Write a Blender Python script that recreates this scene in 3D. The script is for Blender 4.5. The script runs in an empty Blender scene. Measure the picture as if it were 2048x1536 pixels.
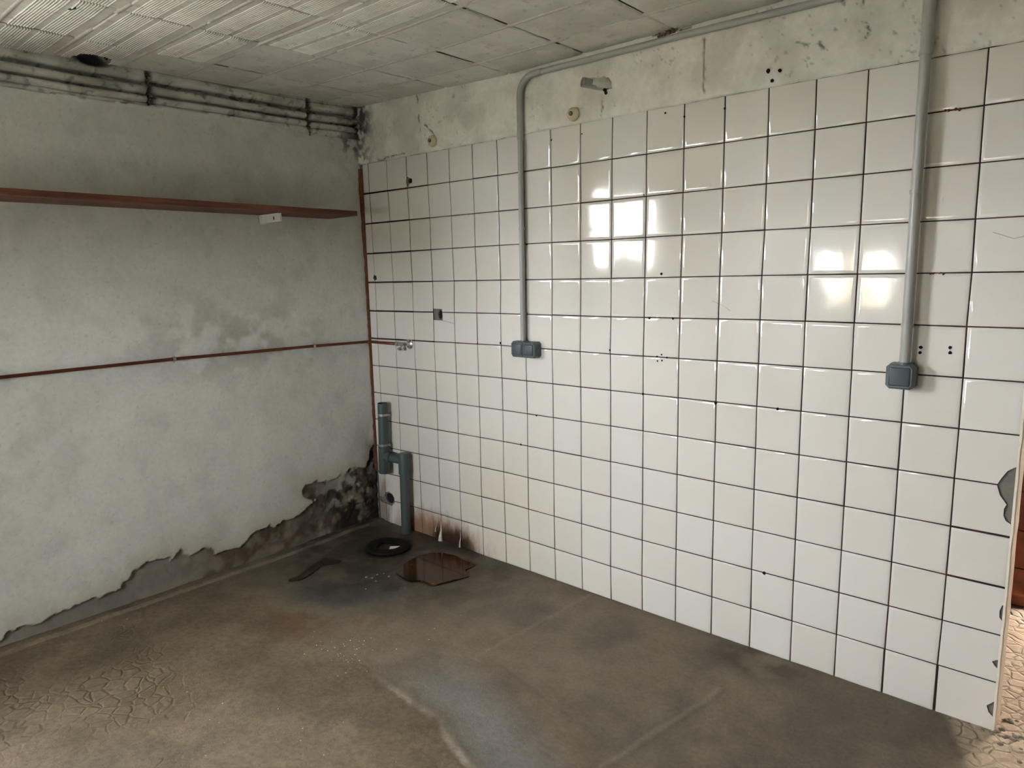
import bpy, math, random
import numpy as np
from mathutils import Vector, Matrix

SC = bpy.context.scene
COL = SC.collection
random.seed(7)
RNG = np.random.default_rng(7)

# ------------------------------------------------------------------ camera
cam = bpy.data.cameras.new('camera'); camo = bpy.data.objects.new('camera', cam); COL.objects.link(camo)
cam.sensor_fit = 'HORIZONTAL'; cam.sensor_width = 36.0; cam.lens = 1402.79 / 2048 * 36.0
cam.clip_start = 0.02; cam.clip_end = 300
YAW, PITCH, ROLL = -0.7228, -0.1555, -0.0196
_d = Vector((math.cos(PITCH) * math.sin(YAW), math.cos(PITCH) * math.cos(YAW), math.sin(PITCH)))
_r0 = Vector((math.cos(YAW), -math.sin(YAW), 0)); _u0 = _r0.cross(_d)
_r = _r0 * math.cos(ROLL) + _u0 * math.sin(ROLL); _u = -_r0 * math.sin(ROLL) + _u0 * math.cos(ROLL)
m = Matrix((( _r.x, _u.x, -_d.x, 3.0881), (_r.y, _u.y, -_d.y, -2.3937), (_r.z, _u.z, -_d.z, 1.3904), (0, 0, 0, 1)))
camo.matrix_world = m
SC.camera = camo

# ------------------------------------------------------------------ world, sun, portals, exposure
world = bpy.data.worlds.new('sky'); SC.world = world; world.use_nodes = True
bg = world.node_tree.nodes['Background']
bg.inputs[0].default_value = (0.97, 0.945, 1.0, 1); bg.inputs[1].default_value = 60.0
sun = bpy.data.lights.new('sun', 'SUN'); suno = bpy.data.objects.new('sun', sun); COL.objects.link(suno)
sun.energy = 90.0; sun.angle = 0.01; sun.color = (1.0, 0.95, 0.88)
suno.rotation_euler = Vector((-0.8, -0.10, -0.55)).to_track_quat('-Z', 'Y').to_euler(); suno.location = (8, 1, 9)
def portal(name, loc, direction, sx, sy):
    l = bpy.data.lights.new(name, 'AREA'); l.shape = 'RECTANGLE'; l.size = sx; l.size_y = sy
    l.cycles.is_portal = True
    o = bpy.data.objects.new(name, l); COL.objects.link(o); o.location = loc
    o.rotation_euler = Vector(direction).to_track_quat('-Z', 'Z').to_euler()
    return o
WIN1 = (-3.24, -2.18, 1.39, 2.07)     # y0 y1 z0 z1 in the left wall
WIN2 = (0.92, 1.62, 1.00, 1.58)       # x0 x1 z0 z1 in the wall behind the camera
DOOR = (2.90, 3.32, 0.0, 2.05)        # x0 x1 z0 z1 in the passage wall
BACKY = -4.1
EASTX = 4.9
PASSY = 1.0
portal('sky_portal_window', (-0.185, (WIN1[0] + WIN1[1]) / 2, (WIN1[2] + WIN1[3]) / 2), (1, 0, 0), WIN1[1] - WIN1[0], WIN1[3] - WIN1[2])
portal('sky_portal_window', ((WIN2[0] + WIN2[1]) / 2, BACKY - 0.15, (WIN2[2] + WIN2[3]) / 2), (0, 1, 0), WIN2[1] - WIN2[0], WIN2[3] - WIN2[2])
portal('sky_portal_door', ((DOOR[0] + DOOR[1]) / 2, PASSY + 0.15, 1.06), (0, -1, 0), DOOR[1] - DOOR[0], 2.1)
SC.view_settings.view_transform = 'Standard'; SC.view_settings.look = 'None'
SC.view_settings.gamma = 1.0; SC.view_settings.use_curve_mapping = False
SC.view_settings.exposure = 1.06
SC.cycles.use_denoising = True
SC.cycles.use_adaptive_sampling = True; SC.cycles.adaptive_threshold = 0.06
SC.cycles.max_bounces = 6; SC.cycles.diffuse_bounces = 5; SC.cycles.glossy_bounces = 4; SC.cycles.transparent_max_bounces = 8
SC.cycles.sample_clamp_indirect = 6.0
SC.cycles.caustics_reflective = False; SC.cycles.caustics_refractive = False

# ------------------------------------------------------------------ helpers
def lin(r, g, b, a=1.0):
    f = lambda c: (c / 255 / 12.92) if c / 255 <= 0.04045 else ((c / 255 + 0.055) / 1.055) ** 2.4
    return (f(r), f(g), f(b), a)
def linv(*c): return np.array(lin(*c)[:3])

def mkmesh(name, verts, faces, mat=None, smooth=False):
    me = bpy.data.meshes.new(name)
    me.from_pydata([tuple(v) for v in verts], [], [tuple(f) for f in faces]); me.update()
    if mat: me.materials.append(mat)
    if smooth: me.polygons.foreach_set('use_smooth', [True] * len(me.polygons))
    return me
def wloc(p):
    v = Vector((0, 0, 0))
    while p is not None: v += p.location; p = p.parent
    return v
def obj(name, verts, faces, mat=None, parent=None, smooth=False):
    if parent is not None:
        L = wloc(parent); verts = [(v[0] - L.x, v[1] - L.y, v[2] - L.z) for v in verts]
    o = bpy.data.objects.new(name, mkmesh(name, verts, faces, mat, smooth)); COL.objects.link(o)
    o.parent = parent
    return o
def link_mesh(name, me, parent=None):
    o = bpy.data.objects.new(name, me); COL.objects.link(o); o.parent = parent
    return o
def tag(o, label, cat, group=None):
    o['label'] = label; o['category'] = cat
    if group: o['group'] = group
    return o
def struct(o, label=None):
    o['kind'] = 'structure'
    if label: o['label'] = label
    return o
def thing(name, label, cat, loc, group=None):
    o = bpy.data.objects.new(name, None); COL.objects.link(o); o.location = loc; o.empty_display_size = 0.05
    return tag(o, label, cat, group)

class MB:
    def __init__(s): s.v = []; s.f = []
    def add(s, v, f):
        b = len(s.v); s.v += [tuple(x) for x in v]; s.f += [tuple(i + b for i in q) for q in f]; return s
    def box(s, x0, x1, y0, y1, z0, z1):
        return s.add([(x0, y0, z0), (x1, y0, z0), (x1, y1, z0), (x0, y1, z0), (x0, y0, z1), (x1, y0, z1), (x1, y1, z1), (x0, y1, z1)],
                     [(0, 3, 2, 1), (4, 5, 6, 7), (0, 1, 5, 4), (1, 2, 6, 5), (2, 3, 7, 6), (3, 0, 4, 7)])
    def tube(s, pts, r, n=16, cap=True):
        pts = [Vector(p) for p in pts]; rs = r if hasattr(r, '__len__') else [r] * len(pts)
        prev = None; rings = []
        for i, p in enumerate(pts):
            t = (pts[min(i + 1, len(pts) - 1)] - pts[max(i - 1, 0)]).normalized()
            if prev is None:
                a = Vector((0, 0, 1)) if abs(t.z) < 0.9 else Vector((1, 0, 0)); nrm = t.cross(a).normalized()
            else: nrm = (prev - t * prev.dot(t)).normalized()
            prev = nrm; b = t.cross(nrm)
            rings.append([p + (nrm * math.cos(2 * math.pi * k / n) + b * math.sin(2 * math.pi * k / n)) * rs[i] for k in range(n)])
        v = [q for R in rings for q in R]; f = []
        for i in range(len(rings) - 1):
            for k in range(n): f.append((i * n + k, i * n + (k + 1) % n, (i + 1) * n + (k + 1) % n, (i + 1) * n + k))
        if cap: f.append(tuple(reversed(range(n)))); f.append(tuple((len(rings) - 1) * n + k for k in range(n)))
        return s.add(v, f)
    def lathe(s, c, axis, prof, n=24):          # prof: (distance along axis, radius)
        c = Vector(c); ax = Vector(axis).normalized()
        a = Vector((0, 0, 1)) if abs(ax.z) < 0.9 else Vector((1, 0, 0)); u = ax.cross(a).normalized(); w = ax.cross(u)
        v = []; f = []
        for (d, r) in prof:
            for k in range(n):
                t = 2 * math.pi * k / n; v.append(c + ax * d + (u * math.cos(t) + w * math.sin(t)) * r)
        for i in range(len(prof) - 1):
            for k in range(n): f.append((i * n + k, i * n + (k + 1) % n, (i + 1) * n + (k + 1) % n, (i + 1) * n + k))
        f.append(tuple(reversed(range(n)))); f.append(tuple((len(prof) - 1) * n + k for k in range(n)))
        return s.add(v, f)
    def prism(s, poly, y0, y1):                 # polygon in (x, z) extruded along y
        n = len(poly); v = [(x, y0, z) for x, z in poly] + [(x, y1, z) for x, z in poly]
        f = [tuple(range(n)), tuple(reversed(range(n, 2 * n)))] + [(i, i + n, (i + 1) % n + n, (i + 1) % n) for i in range(n)]
        return s.add(v, f)
    def build(s, name, mat=None, parent=None, smooth=False): return obj(name, s.v, s.f, mat, parent, smooth)

def autosmooth(o, ang=35):
    me = o.data; me.polygons.foreach_set('use_smooth', [True] * len(me.polygons))
    try: me.set_sharp_from_angle(angle=math.radians(ang))
    except Exception: pass
    return o
def bevel(o, w, seg=2):
    md = o.modifiers.new('bevel', 'BEVEL'); md.width = w; md.segments = seg; md.limit_method = 'ANGLE'; md.angle_limit = math.radians(40)
    return o

# numpy value noise
_tab = RNG.random((256, 256))
def vnoise(x, y):
    xi = np.floor(x).astype(int); yi = np.floor(y).astype(int); fx = x - xi; fy = y - yi
    fx = fx * fx * (3 - 2 * fx); fy = fy * fy * (3 - 2 * fy)
    t = lambda a, b: _tab[a & 255, b & 255]
    return (t(xi, yi) * (1 - fx) * (1 - fy) + t(xi + 1, yi) * fx * (1 - fy) + t(xi, yi + 1) * (1 - fx) * fy + t(xi + 1, yi + 1) * fx * fy)
def fbm(x, y, sc=1.0, oc=4, seed=0):
    s = 0; a = 0.5; tot = 0
    for o in range(oc):
        th = 0.55 + 1.13 * o; c_, s_ = math.cos(th), math.sin(th)
        s = s + a * vnoise((x * c_ - y * s_) * sc + 17.3 * o + seed * 7.1, (x * s_ + y * c_) * sc + 9.7 * o + seed * 3.3); tot += a; a *= 0.5; sc *= 2.03
    return s / tot
def sstep(a, b, x):
    t = np.clip((x - a) / (b - a), 0, 1); return t * t * (3 - 2 * t)
def polydist(px, py, poly, closed=True):
    """signed distance, negative inside (closed) ; unsigned when open"""
    poly = np.array(poly, float); n = len(poly); d = np.full(px.shape, 1e9); ins = np.zeros(px.shape, bool)
    for i in range(n if closed else n - 1):
        a = poly[i]; b = poly[(i + 1) % n]; e = b - a
        t = np.clip(((px - a[0]) * e[0] + (py - a[1]) * e[1]) / (e @ e), 0, 1)
        d = np.minimum(d, np.hypot(px - a[0] - t * e[0], py - a[1] - t * e[1]))
        if closed:
            c = ((a[1] > py) != (b[1] > py))
            with np.errstate(divide='ignore', invalid='ignore'):
                ins ^= c & (px < (b[0] - a[0]) * (py - a[1]) / (b[1] - a[1] + 1e-12) + a[0])
    return np.where(ins, -d, d) if closed else d
def blob(x, y, cx, cy, rx, ry, soft=0.3, rot=0.0):
    c, s = math.cos(rot), math.sin(rot); u = (x - cx) * c + (y - cy) * s; v = -(x - cx) * s + (y - cy) * c
    return 1 - sstep(1 - soft, 1 + soft, np.hypot(u / rx, v / ry))
def gridobj(name, P, mat, parent=None, col=None, extra=None):
    """P: (n,m,3) array of points; col: (n,m,3) linear colours"""
    n, mm = P.shape[:2]
    if parent is not None: P = P - np.array(wloc(parent))
    me = bpy.data.meshes.new(name)
    idx = np.arange(n * mm).reshape(n, mm)
    q = np.stack([idx[:-1, :-1], idx[1:, :-1], idx[1:, 1:], idx[:-1, 1:]], -1).reshape(-1, 4)
    me.vertices.add(n * mm); me.vertices.foreach_set('co', P.reshape(-1).astype(np.float32))
    me.loops.add(q.size); me.loops.foreach_set('vertex_index', q.reshape(-1).astype(np.int32))
    me.polygons.add(len(q)); me.polygons.foreach_set('loop_start', np.arange(0, q.size, 4, dtype=np.int32))
    me.update(calc_edges=True); me.validate()
    me.polygons.foreach_set('use_smooth', np.ones(len(q), bool))
    if col is not None:
        a = me.color_attributes.new('Col', 'FLOAT_COLOR', 'POINT')
        c4 = np.concatenate([col.reshape(-1, 3), np.ones((n * mm, 1))], 1).astype(np.float32)
        a.data.foreach_set('color', c4.reshape(-1))
    for k, v in (extra or {}).items():
        a = me.attributes.new(k, 'FLOAT', 'POINT'); a.data.foreach_set('value', v.reshape(-1).astype(np.float32))
    me.materials.append(mat)
    o = bpy.data.objects.new(name, me); COL.objects.link(o); o.parent = parent
    return o

# ------------------------------------------------------------------ materials
class NT:
    def __init__(s, name):
        s.m = bpy.data.materials.new(name); s.m.use_nodes = True; s.t = s.m.node_tree; s.n = s.t.nodes
        s.p = s.n['Principled BSDF']
    def new(s, ty, **k):
        n = s.n.new(ty)
        for a, b in k.items(): setattr(n, a, b)
        return n
    def l(s, a, b): s.t.links.new(a, b)
    def coord(s, kind='Object'):
        return s.new('ShaderNodeTexCoord').outputs[kind]
    def pos(s): return s.new('ShaderNodeNewGeometry').outputs['Position']
    def noise(s, vec, scale, detail=4, rough=0.55):
        n = s.new('ShaderNodeTexNoise'); n.inputs['Scale'].default_value = scale; n.inputs['Detail'].default_value = detail
        n.inputs['Roughness'].default_value = rough; s.l(vec, n.inputs['Vector']); return n.outputs['Fac']
    def ramp(s, fac, stops):
        r = s.new('ShaderNodeValToRGB'); e = r.color_ramp.elements
        e[0].position = stops[0][0]; e[0].color = stops[0][1]; e[1].position = stops[-1][0]; e[1].color = stops[-1][1]
        for p, c in stops[1:-1]: x = e.new(p); x.color = c
        s.l(fac, r.inputs['Fac']); return r.outputs['Color']
    def mix(s, fac, a, b, mode='MIX'):
        n = s.new('ShaderNodeMix', data_type='RGBA', blend_type=mode)
        for sock, v in ((n.inputs[0], fac), (n.inputs[6], a), (n.inputs[7], b)):
            if hasattr(v, 'default_value') or hasattr(v, 'is_linked'): s.l(v, sock)
            else: sock.default_value = v
        return n.outputs[2]
    def math(s, op, a, b=None, c=None):
        n = s.new('ShaderNodeMath', operation=op)
        for i, v in enumerate((a, b, c)):
            if v is None: continue
            if hasattr(v, 'is_linked'): s.l(v, n.inputs[i])
            else: n.inputs[i].default_value = v
        return n.outputs[0]
    def bump(s, h, strength=0.3, dist=0.01, normal=None):
        b = s.new('ShaderNodeBump'); b.inputs['Strength'].default_value = strength; b.inputs['Distance'].default_value = dist
        s.l(h, b.inputs['Height'])
        if normal is not None: s.l(normal, b.inputs['Normal'])
        s.l(b.outputs['Normal'], s.p.inputs['Normal']); return b.outputs['Normal']
    def set(s, col=None, rough=None, metal=None, spec=None):
        if col is not None:
            if hasattr(col, 'is_linked'): s.l(col, s.p.inputs['Base Color'])
            else: s.p.inputs['Base Color'].default_value = col
        if rough is not None:
            if hasattr(rough, 'is_linked'): s.l(rough, s.p.inputs['Roughness'])
            else: s.p.inputs['Roughness'].default_value = rough
        if metal is not None: s.p.inputs['Metallic'].default_value = metal
        if spec is not None: s.p.inputs['Specular IOR Level'].default_value = spec
        return s

def simple(name, col, rough=0.6, metal=0.0, var=0.12, scale=14, bump=0.15, dist=0.003):
    t = NT(name); c = t.coord(); f = t.noise(c, scale)
    dk = tuple(x * (1 - var) for x in col[:3]) + (1,); lt = tuple(min(1, x * (1 + var)) for x in col[:3]) + (1,)
    t.set(t.ramp(f, [(0.3, dk), (0.7, lt)]), rough, metal)
    if bump: t.bump(t.noise(c, scale * 4), bump, dist)
    return t.m

# vertex-coloured rough mineral surface (plaster, cement) : colour from the surface's own stains
def mineral(name, rough=0.9, fine=55, bump=0.35, dist=0.006, var=0.13, crack=False, wet=False, specks=True):
    t = NT(name); g = t.pos()
    a = t.new('ShaderNodeAttribute', attribute_name='Col')
    n1 = t.noise(g, fine, 5, 0.65); n2 = t.noise(g, 9, 4)
    k = t.ramp(n1, [(0.25, (1 - var,) * 3 + (1,)), (0.75, (1 + var,) * 3 + (1,))])
    k2 = t.ramp(n2, [(0.3, (1 - var * 0.7,) * 3 + (1,)), (0.7, (1 + var * 0.7,) * 3 + (1,))])
    c = t.mix(1.0, t.mix(1.0, a.outputs['Color'], k, 'MULTIPLY'), k2, 'MULTIPLY')
    if specks:
        sp = t.noise(g, 130, 2, 0.5); sm = t.ramp(sp, [(0.72, (0, 0, 0, 1)), (0.80, (1, 1, 1, 1))])
        c = t.mix(t.math('MULTIPLY', sm, 0.5), c, lin(45, 40, 34))
    t.set(c, rough)
    h = t.math('ADD', t.math('MULTIPLY', n1, 0.6), t.math('MULTIPLY', t.noise(g, 180, 3), 0.4))
    nb = t.bump(h, bump, dist)
    if crack:
        wv = t.new('ShaderNodeVectorMath', operation='ADD')
        nz = t.new('ShaderNodeTexNoise'); nz.inputs['Scale'].default_value = 6; t.l(g, nz.inputs['Vector'])
        sc = t.new('ShaderNodeVectorMath', operation='SCALE'); sc.inputs['Scale'].default_value = 0.10; t.l(nz.outputs['Color'], sc.inputs[0])
        t.l(g, wv.inputs[0]); t.l(sc.outputs[0], wv.inputs[1])
        v = t.new('ShaderNodeTexVoronoi', feature='DISTANCE_TO_EDGE'); v.inputs['Scale'].default_value = 21
        t.l(wv.outputs[0], v.inputs['Vector'])
        e = t.ramp(v.outputs['Distance'], [(0.0, (1, 1, 1, 1)), (0.13, (0, 0, 0, 1))])
        am = t.new('ShaderNodeAttribute', attribute_name='crk')
        hh = t.math('MULTIPLY', e, am.outputs['Fac'])
        t.bump(t.math('MULTIPLY', hh, -1.0), 0.8, 0.005, nb)
        t.set(t.mix(t.math('MULTIPLY', hh, 0.22), c, lin(70, 58, 44)))
    if wet:
        aw = t.new('ShaderNodeAttribute', attribute_name='wet')
        t.set(None, t.math('SUBTRACT', rough, t.math('MULTIPLY', aw.outputs['Fac'], 0.5)))
    return t.m

M = {}
M['plaster'] = mineral('plaster', 0.92, bump=0.16, var=0.07, specks=False)
M['band'] = mineral('whitewash', 0.92, fine=40, bump=0.22, var=0.08, specks=False)
M['floor'] = mineral('cement_floor', 0.78, fine=70, bump=0.4, crack=True, wet=True, var=0.2)
M['ceil'] = mineral('ceiling_brick', 0.9, fine=60, bump=0.12, var=0.06, specks=False)
M['plain_wall'] = simple('plain_wall', lin(186, 187, 184), 0.92)
M['dull_wall'] = simple('dull_wall', lin(128, 126, 118), 0.92)
M['wall_core'] = simple('wall_core', lin(120, 118, 108), 0.95, bump=0.6, dist=0.004, scale=30)
M['floor_far'] = simple('floor_far', lin(138, 130, 116), 0.85)
M['slab'] = simple('slab', lin(176, 174, 166), 0.95)
M['hole_shade'] = simple('hole_shade_dark', lin(20, 19, 18), 1.0)  # near-black, stands in for the shade inside holes
M['soot'] = simple('mould', lin(28, 27, 24), 1.0, scale=40, bump=0.6)
M['mortar'] = simple('mortar', lin(206, 204, 195), 0.95, scale=60, bump=0.2, dist=0.003)
M['mortar_dark'] = simple('mortar_dark', lin(112, 102, 86), 0.95, scale=60, bump=0.4, dist=0.004)
M['efflor'] = simple('white_drip', lin(215, 208, 196), 0.9, scale=50)
M['redfill'] = simple('red_filler', lin(104, 60, 38), 0.95, scale=40, bump=0.8, dist=0.005, var=0.3)
M['pvc'] = simple('grey_pvc', lin(72, 85, 85), 0.42, scale=10, bump=0.05, var=0.06)
M['conduit'] = simple('conduit_grey', lin(158, 160, 154), 0.4, scale=10, bump=0.03, var=0.05)
M['box'] = simple('switch_housing', lin(82, 94, 97), 0.45, bump=0.05, var=0.05)
M['rocker'] = simple('switch_rocker', lin(68, 78, 86), 0.35, bump=0.03, var=0.05)
M['seam'] = simple('switch_gap', lin(24, 28, 30), 0.6, bump=0)
M['steel'] = simple('zinc', (0.55, 0.55, 0.53, 1), 0.3, 1.0, bump=0.05)
M['chrome'] = simple('chrome', (0.72, 0.71, 0.68, 1), 0.14, 1.0, bump=0.02)
M['porcelain'] = simple('porcelain', lin(206, 196, 166), 0.35, bump=0.05)
M['screw'] = simple('screw_head', lin(112, 112, 104), 0.6, 0.4)
M['white_metal'] = simple('white_enamel', lin(244, 244, 240), 0.5, bump=0.05)
M['rubber'] = simple('rubber_black', lin(13, 12, 11), 0.7, bump=0.3); M['rubber'].node_tree.nodes['Principled BSDF'].inputs['Specular IOR Level'].default_value = 0.2
M['ochre'] = simple('ochre_render', lin(226, 204, 158), 0.95, scale=1, bump=0)
M['beige'] = simple('beige_render', lin(228, 196, 164), 0.95, scale=1, bump=0)
M['outside'] = simple('outside_ground', lin(176, 172, 163), 0.95, scale=1, bump=0)
M['window_paint'] = simple('window_paint', lin(205, 203, 196), 0.5, bump=0.05)
M['cream'] = simple('cream_edge', lin(240, 232, 214), 0.85, scale=40, bump=0.4, dist=0.003, var=0.05)
M['brown_tile'] = simple('brown_panel', lin(132, 66, 42), 0.5, scale=25, var=0.25)
M['brown_joint'] = simple('brown_joint', lin(38, 24, 18), 0.9)
M['hole'] = simple('drill_hole_dark', lin(14, 12, 11), 1.0, bump=0)
M['chip'] = simple('rust_chip', lin(96, 46, 30), 0.9, bump=0.5)
M['stone'] = simple('pebble', lin(126, 118, 104), 0.9, bump=0.4)

# copper
t = NT('copper'); c = t.coord(); f = t.noise(c, 9, 5)
t.set(t.ramp(f, [(0.3, lin(92, 50, 36)), (0.6, lin(122, 70, 50)), (0.8, lin(104, 66, 54))]), 0.38, 0.75); M['copper'] = t.m
# shelf wood
t = NT('stained_wood'); c = t.coord(); mp = t.new('ShaderNodeMapping'); mp.inputs['Scale'].default_value = (14, 1.2, 22); t.l(c, mp.inputs['Vector'])
f = t.noise(mp.outputs[0], 3.0, 6, 0.6)
t.set(t.ramp(f, [(0.25, lin(52, 27, 18)), (0.5, lin(94, 48, 30)), (0.75, lin(124, 70, 44))]), 0.55); t.bump(f, 0.15, 0.002); M['wood'] = t.m
# glass of the windows: mostly clear, a little mirror
t = NT('window_glass'); tr = t.new('ShaderNodeBsdfTransparent'); tr.inputs[0].default_value = (0.93, 0.95, 0.94, 1)
gl = t.new('ShaderNodeBsdfGlossy'); gl.inputs['Roughness'].default_value = 0.03; mx = t.new('ShaderNodeMixShader'); mx.inputs[0].default_value = 0.06
t.l(tr.outputs[0], mx.inputs[1]); t.l(gl.outputs[0], mx.inputs[2]); t.l(mx.outputs[0], t.n['Material Output'].inputs['Surface']); M['glass'] = t.m
# puddle water
t = NT('puddle_water'); g = t.pos(); f = t.noise(g, 6, 2)
t.set(t.ramp(f, [(0.36, lin(30, 17, 6)), (0.7, lin(82, 48, 14))]), 0.08, None, 0.2); t.bump(t.noise(g, 30, 2), 0.04, 0.002); M['puddle'] = t.m

t = NT('wet_cement'); g = t.pos(); f = t.noise(g, 20, 4)
t.set(t.ramp(f, [(0.3, lin(34, 29, 19)), (0.7, lin(54, 46, 31))]), 0.3, None, 0.3); M['streak'] = t.m
# glazed tile
def tile_material():
    t = NT('glazed_tile'); g = t.pos(); sep = t.new('ShaderNodeSeparateXYZ'); t.l(g, sep.inputs[0])
    X, Z = sep.outputs['X'], sep.outputs['Z']
    oi = t.new('ShaderNodeObjectInfo')
    base = t.ramp(oi.outputs['Random'], [(0.0, lin(222, 219, 210)), (0.35, lin(224, 221, 213)), (0.7, lin(225, 223, 215)), (1.0, lin(223, 222, 215))])
    nl = t.noise(g, 7, 4, 0.6); nv = t.new('ShaderNodeMapping'); nv.inputs['Scale'].default_value = (15, 1, 4); t.l(g, nv.inputs['Vector'])
    nstreak = t.noise(nv.outputs[0], 1.6, 5, 0.7)
    def ell(cx, cz, rx, rz, amp):
        a = t.math('DIVIDE', t.math('SUBTRACT', X, cx), rx); b = t.math('DIVIDE', t.math('SUBTRACT', Z, cz), rz)
        d = t.math('SQRT', t.math('ADD', t.math('MULTIPLY', a, a), t.math('MULTIPLY', b, b)))
        return t.math('ADD', d, t.math('MULTIPLY', t.math('SUBTRACT', nstreak, 0.5), amp))
    def mask(d, a, b):
        r = t.new('ShaderNodeMapRange', interpolation_type='SMOOTHSTEP'); r.inputs['From Min'].default_value = a; r.inputs['From Max'].default_value = b
        r.inputs['To Min'].default_value = 1; r.inputs['To Max'].default_value = 0; t.l(d, r.inputs['Value']); return r.outputs[0]
    yel = mask(ell(0.95, 0.22, 0.42, 0.48, 0.8), 0.2, 1.2)
    c = t.mix(t.math('MULTIPLY', yel, 0.22), base, lin(214, 196, 150))
    st = mask(ell(0.42, -0.01, 0.42, 0.19, 0.8), 0.45, 1.1)
    c = t.mix(t.math('MULTIPLY', st, 0.85), c, lin(138, 86, 36))
    core = mask(ell(0.54, 0.0, 0.22, 0.13, 0.8), 0.45, 1.05)
    c = t.mix(t.math('MULTIPLY', core, 0.96), c, lin(40, 22, 9))
    cor = mask(ell(-0.03, 0.02, 0.10, 0.32, 1.2), 0.4, 1.1)
    c = t.mix(t.math('MULTIPLY', cor, 0.7), c, lin(104, 80, 62))
    sp = t.ramp(t.noise(g, 300, 1, 0.4), [(0.74, (0, 0, 0, 1)), (0.78, (1, 1, 1, 1))])
    c = t.mix(t.math('MULTIPLY', sp, 0.25), c, lin(120, 108, 92))
    t.set(c, t.math('ADD', t.math('MULTIPLY', nl, 0.06), t.math('ADD', 0.05, t.math('MULTIPLY', st, 0.4))))
    t.bump(t.noise(g, 22, 2, 0.4), 0.05, 0.004)
    return t.m
M['tile'] = tile_material()
t = NT('grout'); g = t.pos(); f = t.noise(g, 8, 5, 0.6)
t.set(t.ramp(f, [(0.3, lin(22, 15, 13)), (0.52, lin(38, 24, 20)), (0.70, lin(88, 40, 30))]), 0.95); t.bump(t.noise(g, 150), 0.4, 0.002); M['grout'] = t.m

X0 = -0.065
# ================================================================== SETTING
# ---- right (tiled) wall -----------------------------------------------------
CUTS = {
 'heart': [(2.93, 0.831), (2.88, 0.818), (2.864, 0.805), (2.851, 0.781), (2.842, 0.76), (2.851, 0.731), (2.869, 0.706), (2.864, 0.692), (2.864, 0.671), (2.871, 0.657), (2.887, 0.647), (2.93, 0.651)],
 'n2': [(2.92, 0.411), (2.881, 0.4), (2.876, 0.381), (2.877, 0.361), (2.884, 0.352), (2.92, 0.359)],
 'n3': [(2.92, 0.242), (2.879, 0.226), (2.869, 0.218), (2.878, 0.205), (2.885, 0.2), (2.92, 0.208)],
 'n4': [(2.92, 0.114), (2.883, 0.093), (2.866, 0.073), (2.872, 0.054), (2.883, 0.044), (2.92, 0.057)],
 'drain': [(0.004, 0.181), (0.036, 0.193), (0.067, 0.184), (0.083, 0.164), (0.085, 0.139), (0.057, 0.112), (0.022, 0.117), (-0.027, 0.118), (-0.046, 0.129), (-0.039, 0.146), (-0.006, 0.158)],
 'sock': [(0.458, 1.227), (0.524, 1.226), (0.528, 1.169), (0.459, 1.17)],
 'tri': [(0.298, 1.884), (0.339, 1.868), (0.338, 1.851), (0.314, 1.846), (0.314, 1.834), (0.298, 1.833), (0.292, 1.863)],
 'h2': [(-0.003, 1.402), (0.018, 1.394), (0.021, 1.375), (-0.001, 1.367), (-0.013, 1.384)]}
def cutter(polys, y0, y1):
    b = MB()
    for p in polys:
        area = sum(p[i][0] * p[(i + 1) % len(p)][1] - p[(i + 1) % len(p)][0] * p[i][1] for i in range(len(p)))
        b.prism(p if area > 0 else p[::-1], y0, y1)
    return b.build('cutter')
def boolean_cut(o, cut):
    md = o.modifiers.new('cut', 'BOOLEAN'); md.operation = 'DIFFERENCE'; md.object = cut; md.solver = 'EXACT'
    dg = bpy.context.evaluated_depsgraph_get(); me = bpy.data.meshes.new_from_object(o.evaluated_get(dg))
    o.modifiers.clear(); old = o.data; me.name = old.name; o.data = me; bpy.data.meshes.remove(old)
def oval(cx, cz, rx, rz, n=16): return [(cx + rx * math.cos(2 * math.pi * k / n), cz + rz * math.sin(2 * math.pi * k / n)) for k in range(n)]

wr = MB().box(-0.33, 2.884, 0.006, 0.10, 0.0, 2.34).build('wall_right', M['wall_core'])
struct(wr, 'white tiled wall with dark joints under a whitewashed band')
deep = cutter([oval(0.035, 0.152, 0.036, 0.030), oval(0.505, 1.198, 0.015, 0.024), oval(0.318, 1.860, 0.017, 0.014), oval(0.003, 1.385, 0.013, 0.014)], 0.0, 0.07)
boolean_cut(wr, deep)
hole_shade = MB(); hole_shade.box(-0.01, 0.08, 0.014, 0.018, 0.11, 0.20); hole_shade.box(0.48, 0.53, 0.014, 0.018, 1.17, 1.23); hole_shade.box(0.29, 0.35, 0.014, 0.018, 1.84, 1.88); hole_shade.box(-0.02, 0.03, 0.014, 0.018, 1.36, 1.41); hole_shade.build('shade_plug', M['hole_shade'], wr)  # dark plug near each hole's mouth, standing in for the shade within
gr = MB().box(-0.06, 2.884, 0.0022, 0.006, 0.0, 1.985).build('grout', M['grout'], wr)
allcut = cutter(list(CUTS.values()), -0.02, 0.0065)
boolean_cut(gr, allcut)

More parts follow.
